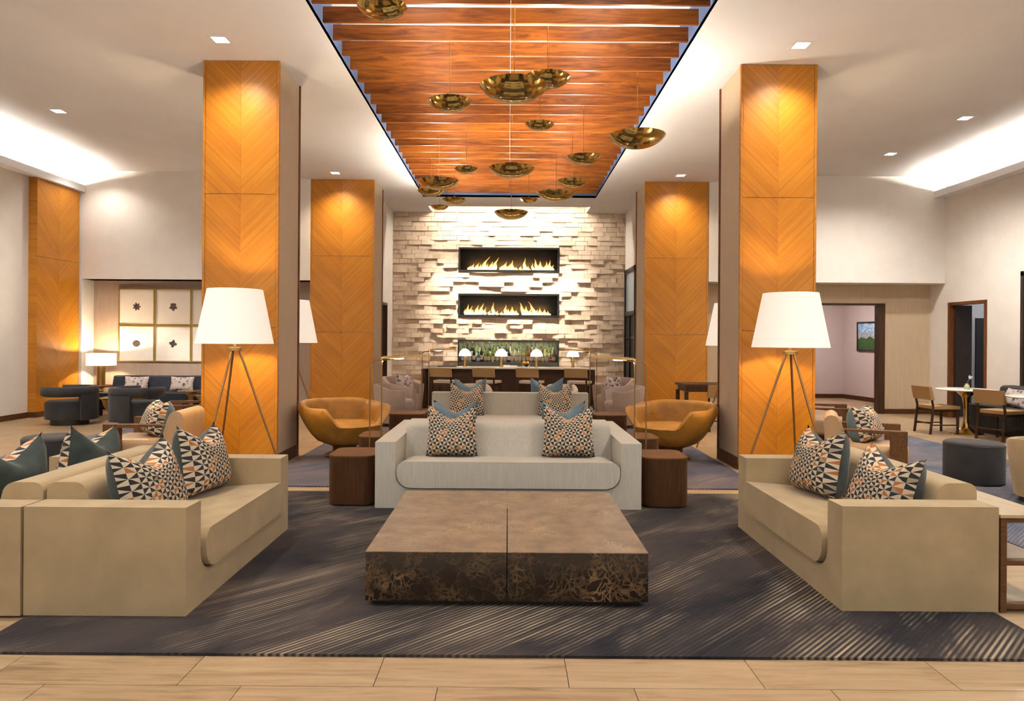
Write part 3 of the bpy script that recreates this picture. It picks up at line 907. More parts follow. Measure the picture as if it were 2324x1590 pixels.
# ------------------------------------------------------------------ pillows
def pillow_grid(w_, h_, t_, chop, side, n=16):
    bm = bmesh.new()
    uv = bm.loops.layers.uv.new('UVMap')
    g = []
    for j in range(n+1):
        v = -1 + 2*j/n
        row = []
        for i in range(n+1):
            u = -1 + 2*i/n
            x = w_/2*u*(1 - 0.085*(1-v*v))
            z = h_/2*v*(1 - 0.05*(1-u*u)) + h_/2
            vv = max(0.0, (v+0.35)/1.35)
            z -= chop*h_*(1-math.sqrt(u*u+0.012))*vv**1.6
            x *= 1 - 0.04*vv
            d = t_/2*(max(0.0, (1-u**4)*(1-v**4)))**0.55*(1.0 + 0.25*vv*(1-abs(u))) * (1.1 - 0.25*v)
            row.append((bm.verts.new((x, side*d, z)), (w_/2*u + 0.3, h_/2*v + 0.3)))
        g.append(row)
    for j in range(n):
        for i in range(n):
            q = [g[j][i], g[j][i+1], g[j+1][i+1], g[j+1][i]]
            if side > 0: q.reverse()
            f = bm.faces.new([a[0] for a in q])
            for l, a in zip(f.loops, q):
                l[uv].uv = a[1]
    me = bpy.data.meshes.new('pillow_face')
    bm.to_mesh(me); bm.free()
    for p in me.polygons: p.use_smooth = True
    return me
PM = {}
def pillow(label, loc, rotz, lean, size=0.5, front='pinwheel', back='green_velvet', roll=0.0, chop=0.30, h=None, t_=0.25):
    key = (size, front, back, chop, h, t_)
    if key not in PM:
        a = pillow_grid(size, h or size, t_, chop, -1); a.materials.append(MAT[front])
        b_ = pillow_grid(size, h or size, t_, chop, 1); b_.materials.append(MAT[back])
        PM[key] = (a, b_)
    t = thing('throw_pillow', label, 'pillow', loc, rotz)
    t.rotation_euler = (Matrix.Rotation(rotz, 3, 'Z') @ Matrix.Rotation(-lean, 3, 'X') @ Matrix.Rotation(roll, 3, 'Y')).to_euler()
    f = ob('patterned_front', PM[key][0], t); ob('velvet_back', PM[key][1], t)
    return t
SZ = 0.392
pillow('pinwheel patterned pillow at the left end of the front grey sofa', (-0.53, 6.68, SZ), 0.03, 0.15, 0.49, back='blue_velvet')
pillow('pinwheel patterned pillow at the right end of the front grey sofa', (0.575, 6.68, SZ), -0.03, 0.15, 0.50, back='blue_velvet')
pillow('blue velvet pillow back peeping over the left of the front sofa', (-0.545, 7.40, SZ), PI+0.05, 0.12, 0.48, back='blue_velvet')
pillow('blue velvet pillow back peeping over the right of the front sofa', (0.575, 7.40, SZ), PI-0.05, 0.12, 0.48, back='blue_velvet')
pillow('pinwheel pillow on the left of the far pale grey bench sofa', (-0.58, 9.93, 0.40), 0.08, 0.16, 0.50, back='blue_velvet')
pillow('pinwheel pillow on the right of the far pale grey bench sofa', (0.66, 9.93, 0.40), -0.12, 0.16, 0.50, back='blue_velvet')
pillow('blue pillow back behind the left end of the far bench sofa', (-0.56, 10.46, 0.44), PI, 0.12, 0.50, back='blue_velvet')
pillow('blue pillow back behind the right end of the far bench sofa', (0.57, 10.46, 0.44), PI, 0.12, 0.52, back='blue_velvet')
pillow('pinwheel pillow nearest the viewer on the left tan sofa', (-2.09, 4.20, SZ), PI/2-0.20, 0.22, 0.50, roll=-0.08)
pillow('pinwheel pillow at the far end of the left tan sofa', (-2.15, 5.02, SZ), PI/2-0.12, 0.18, 0.50, roll=0.05)
pillow('pinwheel pillow nearest the viewer on the right tan sofa', (2.28, 4.36, SZ-0.01), -PI/2+0.22, 0.24, 0.48, roll=0.10)
pillow('pinwheel pillow at the far end of the right tan sofa', (2.22, 5.10, SZ), -PI/2+0.14, 0.22, 0.50, roll=-0.05)
pillow('green velvet pillow at the left picture edge, seen from behind', (-3.05, 4.30, SZ-0.01), -PI/2-0.1, 0.10, 0.50, roll=0.05)
pillow('green velvet pillow seen from behind, beside the left pouf', (-3.0, 5.02, SZ-0.02), -PI/2-0.1, 0.05, 0.50, roll=-0.10)

# ------------------------------------------------------------------ coffee table
t = thing('coffee_table', 'low square brown marble coffee table in two halves on the rug', 'coffee table', (0, 3.92, 0.0))
TW, TD, TH = 0.786, 1.58, 0.318
for s in (-1, 1):
    a, b_ = (0.003, TW) if s > 0 else (-TW, -0.003)
    o = box('marble_block', 'marble', t, a, b_, 0.0, TD, 0.045, TH-0.004, 0.002, 1)
    ob('top_sheen_skin', box_me('top_sheen_skin', 'marble_top_sheen', a, b_, 0.0, TD, TH-0.004, TH, 0.001, 1), o)  # thin skin added to carry the painted sheen, same stone as the block
box('plinth', 'black_metal', t, -TW+0.04, TW-0.04, 0.04, TD-0.04, 0.014, 0.045)

# ------------------------------------------------------------------ cube side tables
def side_cube(label, x0, x1, y0, y1, h=0.46):
    t = thing('side_table', label, 'side table', ((x0+x1)/2, (y0+y1)/2, 0))
    a, b_ = (x1-x0)/2, (y1-y0)/2
    bm = bmesh.new(); prism(bm, rrect(-a, a, -b_, b_, 0.10, 6), 'z', 0.03, h-0.012)
    ob('drum', finish(bm, 'drum', 'cube_wood'), t)
    bm = bmesh.new(); prism(bm, rrect(-a-0.002, a+0.002, -b_-0.002, b_+0.002, 0.10, 6), 'z', h-0.012, h)
    bevel(bm, 0.004, 1, 60)
    ob('top', finish(bm, 'top', 'arm_wood'), t)
    bm = bmesh.new(); prism(bm, rrect(-a+0.02, a-0.02, -b_+0.02, b_-0.02, 0.09, 6), 'z', 0.014, 0.03)
    ob('base', finish(bm, 'base', 'black_metal'), t)
for s in (-1, 1):
    sd = 'left' if s < 0 else 'right'
    for y0, y1, wh in ((6.24, 6.74, 'nearest grey sofa'), (7.47, 7.97, 'second grey sofa'), (9.75, 10.25, 'far bench sofa')):
        x0, x1 = (-1.60, -1.185) if s < 0 else (1.20, 1.615)
        if y0 > 9: x0, x1 = (-1.66, -1.16) if s < 0 else (1.20, 1.66)
        side_cube('dark wood cube table %s of the %s' % (sd, wh), x0, x1, y0, y1)

# ------------------------------------------------------------------ console behind the right sofa
t = thing('console_table', 'dark framed console with pale shelves behind the right tan sofa', 'console', (2.745, 3.92, 0))
WX, DY = 0.29, 1.70
for x in (0.0, WX-0.035):
    for y in (0.0, DY-0.04):
        box('post', 'arm_wood', t, x, x+0.035, y, y+0.04, 0.0, 0.525, 0.002, 1)
for z0 in (0.02, 0.262, 0.50):
    for y in (0.0, DY-0.04):
        box('rail', 'arm_wood', t, 0.035, WX-0.035, y+0.002, y+0.038, z0, z0+0.028, 0.002, 1)
for z0 in (0.03, 0.272):
    box('shelf', 'shelf_stone', t, 0.004, WX-0.004, 0.04, DY-0.04, z0, z0+0.022, 0.003, 1)
box('top', 'shelf_stone', t, -0.006, WX+0.006, -0.006, DY+0.006, 0.528, 0.545, 0.004, 1)

# ------------------------------------------------------------------ tripod lamps
def tripod(label, x, y, turn, power):
    t = thing('tripod_lamp', label, 'floor lamp', (x, y, 0.0), 0)
    z0, z1, r0, r1 = 1.435, 2.02, 0.40, 0.285
    bm = bmesh.new()
    lathe(bm, [(r0, z0), (r1, z1), (r1-0.006, z1), (r0-0.006, z0), (r0, z0)], 40)
    ob('lamp_shade', finish(bm, 'lamp_shade', 'shade_lit'), t)
    ob('collar', lathe_me('collar', 'dull_brass', [(0, 1.36), (0.075, 1.36), (0.075, 1.395), (0.02, 1.40), (0.02, 1.47), (0.0, 1.47)], 20), t)
    ob('bulb', lathe_me('bulb', 'bulb_glow', [(0, 1.47), (0.035, 1.48), (0.05, 1.53), (0.03, 1.58), (0, 1.59)], 14), t)
    ob('harp', tube_me('harp', 'brass', [(-r1+0.01, 0, z1-0.03), (0, 0, z1-0.035), (r1-0.01, 0, z1-0.03)], 0.004, 6), t)
    for k in range(3):
        a = turn + k*2*PI/3
        p0 = (0.045*math.cos(a), 0.045*math.sin(a), 1.37)
        p1 = (0.51*math.cos(a), 0.51*math.sin(a), 0.004)
        if k == 0: mt_ = 'bronze_rod'
        ob('leg', tube_me('leg', 'bronze_rod', [p0, p1], 0.013, 10, 0.010), t)
    light('lamp_glow', 'POINT', (0, 0, 1.74), power, (1.0, 0.74, 0.46), (0, 0, 0), t, shadow_soft_size=0.08)
tripod('tripod floor lamp with white drum shade in front of the left near column', -2.957, 7.62, math.radians(10), 40)
tripod('tripod floor lamp with white drum shade in front of the right near column', 3.046, 7.62, math.radians(180), 40)
tripod('tripod lamp mostly hidden behind the left near column', -3.045, 9.72, math.radians(20), 50)
tripod('tripod lamp mostly hidden behind the right near column', 3.13, 9.72, math.radians(40), 50)

# ------------------------------------------------------------------ brass reading lamps
def reading_lamp(label, x, y, s, power=1.2):
    t = thing('reading_lamp', label, 'floor lamp', (x, y, 0.014))
    ob('base', box_me('base', 'dull_brass', -0.11 if s > 0 else -0.19, 0.19 if s > 0 else 0.11, -0.055, 0.055, 0.0, 0.018, 0.005, 2), t)
    zt = 1.275
    ob('post', tube_me('post', 'bronze_rod', [(0, 0, 0.015), (0, 0, zt-0.07)] + [(s*0.06*(1-math.cos(a)), 0, zt-0.07+0.06*math.sin(a)) for a in (0.4, 0.8, 1.2, PI/2)] + [(s*0.24, 0, zt+0.005)], 0.0075, 8), t)
    ob('post', tube_me('post', 'bronze_rod', [(s*0.115, 0.01, 0.015), (s*0.115, 0.01, zt)], 0.0075, 8), t)
    ob('slider', lathe_me('slider', 'brass', [(0, zt-0.025), (0.016, zt-0.025), (0.016, zt+0.025), (0, zt+0.025)], 12), t).location = (s*0.115, 0.01, 0)
    bm = bmesh.new()
    n = 10
    sec = [(0.030*math.cos(a), 0.026*math.sin(a)) for a in [PI*i/n for i in range(n+1)]]
    sec += [(0.026*math.cos(a), 0.022*math.sin(a)) for a in [PI*(n-i)/n for i in range(n+1)]]
    prism(bm, sec, 'x', s*0.13, s*0.56)
    me = finish(bm, 'shade', 'dull_brass')
    o = ob('shade', me, t); o.location = (0, 0, zt+0.004); o.rotation_euler = (0, -s*0.045, 0)
    ob('bulb', tube_me('bulb', 'bulb_soft', [(s*0.20, 0, zt+0.008), (s*0.34, 0, zt+0.014)], 0.008, 8), t)
    light('lamp_glow', 'POINT', (s*0.3, 0, zt-0.02), power, WARM, (0, 0, 0), t, shadow_soft_size=0.03)
reading_lamp('slim brass reading lamp between the cube tables left of the grey sofas', -1.395, 7.12, 1)
reading_lamp('slim brass reading lamp between the cube tables right of the grey sofas', 1.395, 7.12, -1)
reading_lamp('slim brass reading lamp beyond the left end of the bench sofa', -1.49, 12.2, 1)
reading_lamp('slim brass reading lamp beyond the right end of the bench sofa', 1.53, 12.2, -1)

# ------------------------------------------------------------------ mustard swivel chairs
def r_out(z):
    q = max(0.0, (z-0.15)/0.42)
    return 0.20 + 0.37*min(1.0, q)**0.5 + 0.02*max(0.0, q-1.0)
def mustard(label, loc, rotz):
    t = thing('swivel_chair', label, 'armchair', loc, rotz)
    def hi(a):
        a = abs((a+PI) % (2*PI) - PI)
        return 0.405 + (0.215)*sstep(0.62, 0.98, a) + 0.055*sstep(1.3, 2.6, a)
    def outer(a):
        h_ = hi(a)
        tuft = 0.012*abs(math.sin(a*5))
        pts = []
        for i in range(9):
            z = 0.15 + (h_-0.15)*i/8
            pts.append((r_out(z), z))
        ro = r_out(h_)
        pts.append((ro-0.03, h_+0.022)); pts.append((ro-0.07, h_+0.014))
        th = 0.115 - tuft
        zi = max(0.36, h_-0.03)
        pts.append((ro-th, zi)); pts.append((ro-th-0.015+tuft*0.5, 0.36+(zi-0.36)*0.5)); pts.append((ro-th-0.05, 0.34)); pts.append((0.18, 0.30)); pts.append((0.18, 0.15))
        return pts
    bm = bmesh.new(); sweep(bm, outer, 0, 2*PI, 72, True)
    ob('shell', finish(bm, 'shell', 'mustard_leather', True, 60), t)
    ob('seat_cushion', lathe_me('seat_cushion', 'mustard_leather', [(0, 0.30), (0.40, 0.30), (0.445, 0.34), (0.45, 0.385), (0.42, 0.418), (0.30, 0.432), (0, 0.436)], 40, 60), t)
    for k in range(5):
        a = PI - 1.1 + 0.55*k
        rr = r_out(0.56)-0.105
        o = ob('tufting_button', lathe_me('tufting_button', 'mustard_leather', [(0, 0.012), (0.014, 0.008), (0.016, 0), (0, 0)], 10), t, (rr*math.sin(a), -rr*math.cos(a), 0.52))
        o.rotation_euler = (PI/2, 0, a + PI)
    ob('swivel_post', lathe_me('swivel_post', 'arm_wood', [(0, 0.03), (0.15, 0.03), (0.15, 0.17), (0, 0.17)], 28), t)
    ob('base_disc', lathe_me('base_disc', 'dark_wood', [(0, 0), (0.25, 0), (0.25, 0.018), (0.24, 0.03), (0, 0.03)], 32), t)
mustard('mustard leather swivel tub chair left of the grey sofas', (-2.07, 8.95, 0.014), math.radians(42))
mustard('mustard leather swivel tub chair right of the grey sofas', (2.07, 8.95, 0.014), math.radians(-42))

# ------------------------------------------------------------------ poufs
def pouf(label, x, y, r=0.285, h=0.43):
    t = thing('pouf', label, 'pouf', (x, y, 0.014))
    ob('body', lathe_me('body', 'charcoal_velvet', [(0, 0.02), (r, 0.02), (r, h-0.035), (r-0.004, h-0.015), (r-0.02, h-0.002), (r*0.6, h+0.006), (0, h+0.008)], 40, 50), t)
    ob('piping', lathe_me('piping', 'charcoal_velvet', [(r-0.004, h-0.032), (r+0.004, h-0.028), (r-0.002, h-0.02)], 40), t)
    ob('base', lathe_me('base', 'black_metal', [(0, 0), (r-0.02, 0), (r-0.02, 0.02), (0, 0.02)], 32), t)
pouf('round charcoal velvet pouf on the blue rug at the right', 4.99, 7.55)
pouf('round charcoal velvet pouf behind the green pillows at the left', -4.84, 7.50)

# ------------------------------------------------------------------ tan leather lounge chairs, front towards -y
def lounge(label, loc, rotz):
    t = thing('lounge_chair', label, 'armchair', loc, rotz)
    hw = 0.30
    bm = bmesh.new(); prism(bm, rrect(-hw, hw, 0.22, 0.44, 0.06, 5), 'y', -0.42, 0.26); bevel(bm, 0.05, 3, 50)
    ob('seat', finish(bm, 'seat', 'tan_leather'), t)
    bm = bmesh.new()
    prism(bm, [(0.20, 0.24), (0.14, 0.46), (0.20, 0.66)] + arc(0.28, 0.655, 0.075, PI*0.95, 0, 6) + [(0.34, 0.40), (0.30, 0.24)], 'x', -hw-0.02, hw+0.02)
    bevel(bm, 0.03, 3, 50)
    ob('backrest', finish(bm, 'backrest', 'tan_leather'), t)
    for i in range(3):
        x = -0.15 + 0.15*i
        ob('seam', tube_me('seam', 'tan_leather', [(x, 0.142, 0.47), (x, 0.19, 0.64)], 0.005, 6), t)
    box('under_frame', 'dark_wood', t, -hw+0.02, hw-0.02, -0.36, 0.28, 0.03, 0.225, 0.01, 1)
    for s in (-1, 1):
        a, b_ = (hw+0.005, hw+0.095) if s > 0 else (-hw-0.095, -hw-0.005)
        bm = bmesh.new()
        bx(bm, a, b_, -0.40, -0.25, 0.0, 0.575); bevel(bm, 0.004, 1)
        ob('arm_post', finish(bm, 'arm_post', 'arm_wood'), t)
        bm = bmesh.new()
        prism(bm, [(-0.40, 0.572), (-0.40, 0.605), (0.16, 0.60), (0.18, 0.588), (-0.10, 0.570)], 'x', a, b_); bevel(bm, 0.003, 1)
        ob('armrest', finish(bm, 'armrest', 'arm_wood'), t)
        c, d = (hw-0.04, hw+0.05) if s > 0 else (-hw-0.05, -hw+0.04)
        box('rear_leg', 'arm_wood', t, c, d, 0.22, 0.30, 0.0, 0.25)
lounge('tan leather lounge chair with wooden arms beside the left near column', (-3.70, 7.50, 0.014), -PI/2+0.08)
lounge('tan leather lounge chair with wooden arms beside the right near column', (3.72, 7.44, 0.014), PI/2-0.42)
lounge('second tan leather lounge chair behind the left column, mostly hidden', (-4.20, 9.55, 0.014), -PI/2+0.3)
lounge('second tan leather lounge chair behind the right column, mostly hidden', (4.30, 9.75, 0.014), PI/2-0.3)
pillow('pale pinwheel pillow on the left tan leather lounge chair', (-3.76, 7.48, 0.452), -PI/2+0.75, 0.28, 0.40, 'pinwheel', 'blue_velvet')
pillow('pale pinwheel pillow on the right tan leather lounge chair', (3.80, 7.42, 0.452), PI/2-0.85, 0.28, 0.40, 'pinwheel', 'blue_velvet')

# ------------------------------------------------------------------ tub chairs
def tub(label, loc, rotz, fabric, R=0.40, hb=0.70, ha=0.58, opn=0.85, z0=0.06, taper=0.06, name='tub_chair'):
    t = thing(name, label, 'armchair', loc, rotz)
    def prof(a):
        q = abs((a+PI) % (2*PI) - PI)
        h_ = ha + (hb-ha)*sstep(1.3, 2.4, q)
        b0, th = R-taper, 0.085
        return [(b0, z0), (R-taper*0.4, z0+(h_-z0)*0.5), (R, h_-0.02), (R-0.012, h_), (R-th+0.012, h_), (R-th, h_-0.02), (R-th-taper*0.3, z0+0.25), (b0-th, z0)]
    bm = bmesh.new(); sweep(bm, prof, opn, 2*PI-opn, 44)
    ob('shell', finish(bm, 'shell', fabric, True, 45), t)
    r = R-0.095
    ob('seat_cushion', lathe_me('seat_cushion', fabric, [(0, 0.10), (r-taper*0.5, 0.10), (r, 0.38), (r-0.01, 0.42), (r-0.05, 0.445), (0, 0.452)], 36, 55), t)
    ob('base', lathe_me('base', 'dark_wood', [(0, 0), (R-0.10, 0), (R-0.10, z0+0.05), (0, z0+0.05)], 30), t)
    return t
tub('beige tub chair at the right picture edge beside the velvet pouf', (5.12, 6.55, 0.014), math.radians(150), 'tan_velvet', 0.40, 0.60, 0.57, 0.6)
tub('mauve tub chair beyond the left mustard armchair, seen from the side', (-1.92, 12.15, 0.014), math.radians(80), 'mauve_fabric', 0.40, 0.70, 0.62)
tub('mauve tub chair beyond the right mustard armchair, seen from the side', (1.95, 12.15, 0.014), math.radians(-80), 'mauve_fabric', 0.40, 0.70, 0.62)
tub('mauve tub chair farther back against the stone wall at left', (-2.05, 13.75, 0.0), math.radians(60), 'mauve_fabric', 0.42, 0.76, 0.62)
tub('mauve tub chair farther back against the stone wall at right', (2.05, 13.75, 0.0), math.radians(-60), 'mauve_fabric', 0.42, 0.76, 0.62)
tub('small beige chair peeping over the bench sofa, left of centre', (-0.57, 12.3, 0.014), math.radians(10), 'cushion_fabric', 0.30, 0.70, 0.60)
tub('small beige chair peeping over the bench sofa, right of centre', (0.92, 12.3, 0.014), math.radians(-10), 'cushion_fabric', 0.30, 0.70, 0.60)
pillow('small dark printed cushion in the far left mauve tub chair', (-2.0, 13.75, 0.455), math.radians(60), 0.2, 0.36, 'lumbar', 'lumbar', chop=0.1)
pillow('small dark printed cushion in the far right mauve tub chair', (2.0, 13.75, 0.455), math.radians(-60), 0.2, 0.36, 'lumbar', 'lumbar', chop=0.1)
pillow('dark printed cushion inside the beige tub chair at the picture edge', (5.22, 6.63, 0.465), math.radians(150), 0.2, 0.34, 'lumbar', 'lumbar', chop=0.1)

# ------------------------------------------------------------------ dark barrel chairs in the left wing
def barrel(label, loc, rotz):
    t = thing('barrel_chair', label, 'armchair', loc, rotz)
    R = 0.42
    ob('seat', lathe_me('seat', 'charcoal_velvet', [(0, 0.10), (0.36, 0.10), (0.37, 0.12), (0.37, 0.36), (0.355, 0.395), (0.32, 0.41), (0, 0.415)], 40, 50), t)
    ob('base', lathe_me('base', 'black_metal', [(0, 0), (0.29, 0), (0.29, 0.10), (0, 0.10)], 36), t)
    def band(a):
        return [(R-0.10, 0.50), (R-0.02, 0.485), (R+0.01, 0.51), (R+0.015, 0.62), (R-0.01, 0.65), (R-0.09, 0.65), (R-0.11, 0.63)]
    bm = bmesh.new(); sweep(bm, band, 0.75, 2*PI-0.75, 44)
    ob('back_band', finish(bm, 'back_band', 'charcoal_velvet', True, 50), t)
    def up(a):
        return [(R-0.09, 0.09), (R+0.012, 0.09), (R+0.018, 0.52), (R-0.09, 0.52)]
    bm = bmesh.new(); sweep(bm, up, PI-0.62, PI+0.62, 16)
    ob('back_post', finish(bm, 'back_post', 'charcoal_velvet', True, 50), t)
barrel('charcoal velvet barrel chair standing by the chevron pilaster', (-7.52, 12.1, 0), -PI/2)
barrel('charcoal velvet barrel chair seen from behind, right of its twin', (-6.31, 12.0, 0), PI-0.4)

# dark sofa in the niche
t = thing('banquette', 'long dark sofa along the niche wall under the framed prints', 'sofa', (-6.4, 13.75, 0))
box('seat', 'navy_fabric', t, -1.45, 1.3, -0.42, 0.42, 0.12, 0.43, 0.03, 3)
bm = bmesh.new()
prism(bm, [(0.20, 0.40), (0.28, 0.71), (0.32, 0.73), (0.44, 0.73), (0.45, 0.40)], 'x', -1.45, 1.3); bevel(bm, 0.02, 2, 40)
ob('backrest', finish(bm, 'backrest', 'navy_fabric'), t)
for x in (-1.35, 1.2):
    for y in (-0.35, 0.35):
        box('leg', 'dark_wood', t, x-0.03, x+0.03, y-0.03, y+0.03, 0.0, 0.125)
pillow('small printed lumbar cushion on the niche sofa, left one', (-7.32, 13.84, 0.432), 0.0, 0.25, 0.50, 'lumbar', 'lumbar', chop=0.03, h=0.30, t_=0.13)
pillow('small printed lumbar cushion on the niche sofa, right one', (-6.42, 13.84, 0.432), 0.0, 0.25, 0.48, 'lumbar', 'lumbar', chop=0.03, h=0.30, t_=0.13)

# brass tables in the left wing
def flared(label, loc, r, h, cat='side table'):
    t = thing('brass_table', label, cat, loc)
    ob('top', lathe_me('top', 'brass', [(0, h-0.02), (r-0.01, h-0.02), (r, h-0.012), (r, h), (0, h)], 32), t)
    ob('stem', lathe_me('stem', 'dull_brass', [(0, 0.01), (r*0.7, 0.01), (r*0.5, 0.03), (0.05, 0.14), (0.035, h*0.5), (0.05, h*0.8), (r*0.5, h-0.03), (r*0.6, h-0.02), (0, h-0.02)], 28, 60), t)
    ob('foot', lathe_me('foot', 'dull_brass', [(0, 0), (r*0.72, 0), (r*0.72, 0.012), (0, 0.012)], 28), t)
flared('round brass pedestal table in front of the niche sofa, right one', (-5.85, 13.0, 0), 0.24, 0.52)
flared('round brass pedestal table in front of the niche sofa, next to it', (-5.55, 12.75, 0), 0.20, 0.47)
flared('round brass pedestal table in front of the niche sofa, left one', (-7.76, 13.05, 0), 0.24, 0.50)
t = thing('bowl_table', 'round brass table with a dark tapering bowl base between the barrel chairs', 'coffee table', (-7.0, 12.88, 0))
ob('top', lathe_me('top', 'brass', [(0, 0.385), (0.42, 0.385), (0.42, 0.40), (0, 0.40)], 40), t)
ob('bowl', lathe_me('bowl', 'dull_brass', [(0, 0), (0.13, 0), (0.15, 0.02), (0.26, 0.12), (0.34, 0.25), (0.38, 0.385), (0, 0.385)], 40, 50), t)
# lamp table and table lamp
t = thing('lamp_table', 'small round brass topped table holding the table lamp', 'side table', (-8.22, 14.22, 0))
ob('top', lathe_me('top', 'arm_wood', [(0, 0.49), (0.26, 0.49), (0.27, 0.50), (0.27, 0.52), (0, 0.52)], 32), t)
ob('pedestal', lathe_me('pedestal', 'dull_brass', [(0, 0), (0.17, 0), (0.17, 0.02), (0.05, 0.04), (0.05, 0.46), (0.12, 0.49), (0, 0.49)], 24), t)
t = thing('table_lamp', 'lit table lamp with a brass cylinder base beside the niche sofa', 'table lamp', (-8.22, 14.24, 0.52))
ob('lamp_base', lathe_me('lamp_base', 'dull_brass', [(0, 0), (0.075, 0), (0.075, 0.40), (0.03, 0.41), (0.012, 0.42), (0.012, 0.50), (0, 0.50)], 24), t)
ob('lamp_shade', lathe_me('lamp_shade', 'table_shade_lit', [(0.27, 0.40), (0.27, 0.64), (0.265, 0.64), (0.265, 0.40), (0.27, 0.40)], 36), t)
ob('bulb', lathe_me('bulb', 'bulb_glow', [(0, 0.50), (0.03, 0.51), (0.035, 0.55), (0, 0.58)], 12), t)
light('lamp_glow', 'POINT', (0, 0, 0.56), 75, (1.0, 0.74, 0.46), (0, 0, 0), t, shadow_soft_size=0.05)

# framed prints
PX, PZ, PS = -8.135, 0.985, 0.755
def framed(col, row, kind, label):
    x0 = PX + col*(PS+0.008); z0 = PZ + row*(PS+0.012)
    t = thing('framed_print', label, 'picture', (x0+PS/2, YB+0.42, z0+PS/2))
    h_ = PS/2
    ob('frame', boxes_me('frame', 'frame_gold', [(-h_, h_, -0.035, 0, h_-0.022, h_), (-h_, h_, -0.035, 0, -h_, -h_+0.022), (-h_, -h_+0.022, -0.035, 0, -h_+0.022, h_-0.022), (h_-0.022, h_, -0.035, 0, -h_+0.022, h_-0.022)], 0.002), t)
    p = ob('paper', box_me('paper', 'art_paper', -h_+0.022, h_-0.022, -0.018, -0.004, -h_+0.022, h_-0.022), t)
    bm = bmesh.new(); rn = random.Random(kind)
    n = 28; pts = []
    for i in range(n):
        a = 2*PI*i/n
        if kind == 1: r = 0.07*(1 + 0.32*math.cos(7*a))
        elif kind == 2: r = 0.072*(1 + 0.22*math.cos(5*a + 1.6)) * (1.25 if 1.2 < a < 1.9 else 1)
        elif kind == 3: r = 0.082 - 0.012*abs(math.sin(a)) + rn.uniform(-0.003, 0.003)
        else: r = 0.068*(1 + 0.25*math.cos(4*a + 0.8) + 0.08*math.cos(9*a))
        pts.append((r*math.cos(a), r*math.sin(a)))
    prism(bm, pts, 'y', -0.0195, -0.0175)
    ob('inked_motif', finish(bm, 'inked_motif', 'art_ink', False), p)
names = {(0, 1): (1, 'gold framed print of a dark flower shape, upper left of the grid'), (1, 1): (2, 'gold framed print of a dark pot shape, upper middle of the grid'),
         (0, 0): (3, 'gold framed print of a dark oval shape, lower left of the grid'), (1, 0): (4, 'gold framed print of a dark seal shape, lower middle of the grid'),
         (2, 1): (2, 'gold framed print cut off by the column, upper row'), (2, 0): (1, 'gold framed print cut off by the column, lower row')}
for (c_, r_), (k_, l_) in names.items():
    framed(c_, r_, k_, l_)
for x in (-7.5, -6.4):
    light('picture_light', 'SPOT', (x+0.2, 13.2, 2.66), 60, WARM, (0.62, 0, 0), bpy.data.objects['wall_bulkhead_left'], spot_size=1.0, spot_blend=0.6, shadow_soft_size=0.03)
# ------------------------------------------------------------------ dining chairs and bar stools, front towards -y
def chair_parts(t, seat_h, back_h, w_=0.46, d_=0.46, seatmat='weave', foot=False):
    hw, hd = w_/2, d_/2
    for s in (-1, 1):
        bm = bmesh.new(); tube(bm, [(s*(hw-0.025), -hd+0.025, 0.0), (s*(hw-0.025), -hd+0.03, seat_h-0.03)], 0.020, 8, 0.024)
        ob('leg', finish(bm, 'leg', 'dark_wood'), t)
        bm = bmesh.new(); tube(bm, [(s*(hw-0.022), hd+0.03, 0.0), (s*(hw-0.022), hd-0.02, seat_h), (s*(hw-0.022), hd+0.05, back_h)], 0.021, 8, 0.018)
        ob('leg', finish(bm, 'leg', 'dark_wood'), t)
        ob('stretcher', tube_me('stretcher', 'dark_wood', [(s*(hw-0.025), -hd+0.025, seat_h*0.34), (s*(hw-0.025), hd+0.012, seat_h*0.34)], 0.011, 6), t)
    ob('stretcher', tube_me('stretcher', 'dark_wood', [(-hw+0.025, hd+0.012, seat_h*0.40), (hw-0.025, hd+0.012, seat_h*0.40)], 0.011, 6), t)
    if foot:
        ob('foot_rail', tube_me('foot_rail', 'dark_wood', [(-hw+0.025, -hd+0.025, seat_h*0.34), (hw-0.025, -hd+0.025, seat_h*0.34)], 0.013, 6), t)
    box('apron', 'dark_wood', t, -hw+0.03, hw-0.03, -hd+0.03, hd-0.03, seat_h-0.075, seat_h-0.03)
    bm = bmesh.new(); bx(bm, -hw, hw, -hd, hd-0.02, seat_h-0.03, seat_h+0.02); bevel(bm, 0.018, 3)
    ob('seat', finish(bm, 'seat', seatmat), t)
    bm = bmesh.new()
    k = (back_h-seat_h)
    z0, z1 = seat_h + k*0.36, back_h+0.004
    f = lambda z: hd-0.02 + 0.07*(z-seat_h)/k
    prism(bm, [(f(z0)-0.030, z0), (f(z0)+0.030, z0), (f(z1)+0.026, z1), (f(z1)-0.026, z1)], 'x', -hw-0.004, hw+0.004)
    bevel(bm, 0.012, 2)
    ob('backrest', finish(bm, 'backrest', 'weave'), t)
def dining(label, loc, rotz):
    t = thing('dining_chair', label, 'chair', loc, rotz)
    chair_parts(t, 0.44, 0.77)
    return t
dining('woven back dining chair left of the white pedestal table', (7.14, 11.72, 0), PI/2+0.05)
dining('woven back dining chair nearer the viewer, beside the pouf', (7.66, 10.95, 0), PI/2+0.35)
def stool(label, x, y):
    t = thing('bar_stool', label, 'bar stool', (x, y, 0), PI-0.34, 'bar stools at the dark counter')
    chair_parts(t, 0.62, 0.90, 0.47, 0.42, 'cushion_fabric', True)
for nm, x in (('leftmost bar stool at the dark counter', -1.31), ('second bar stool from the left at the counter', -0.43), ('third bar stool from the left at the counter', 0.47), ('rightmost bar stool at the dark counter', 1.47)):
    stool('woven back ' + nm, x, 14.75)

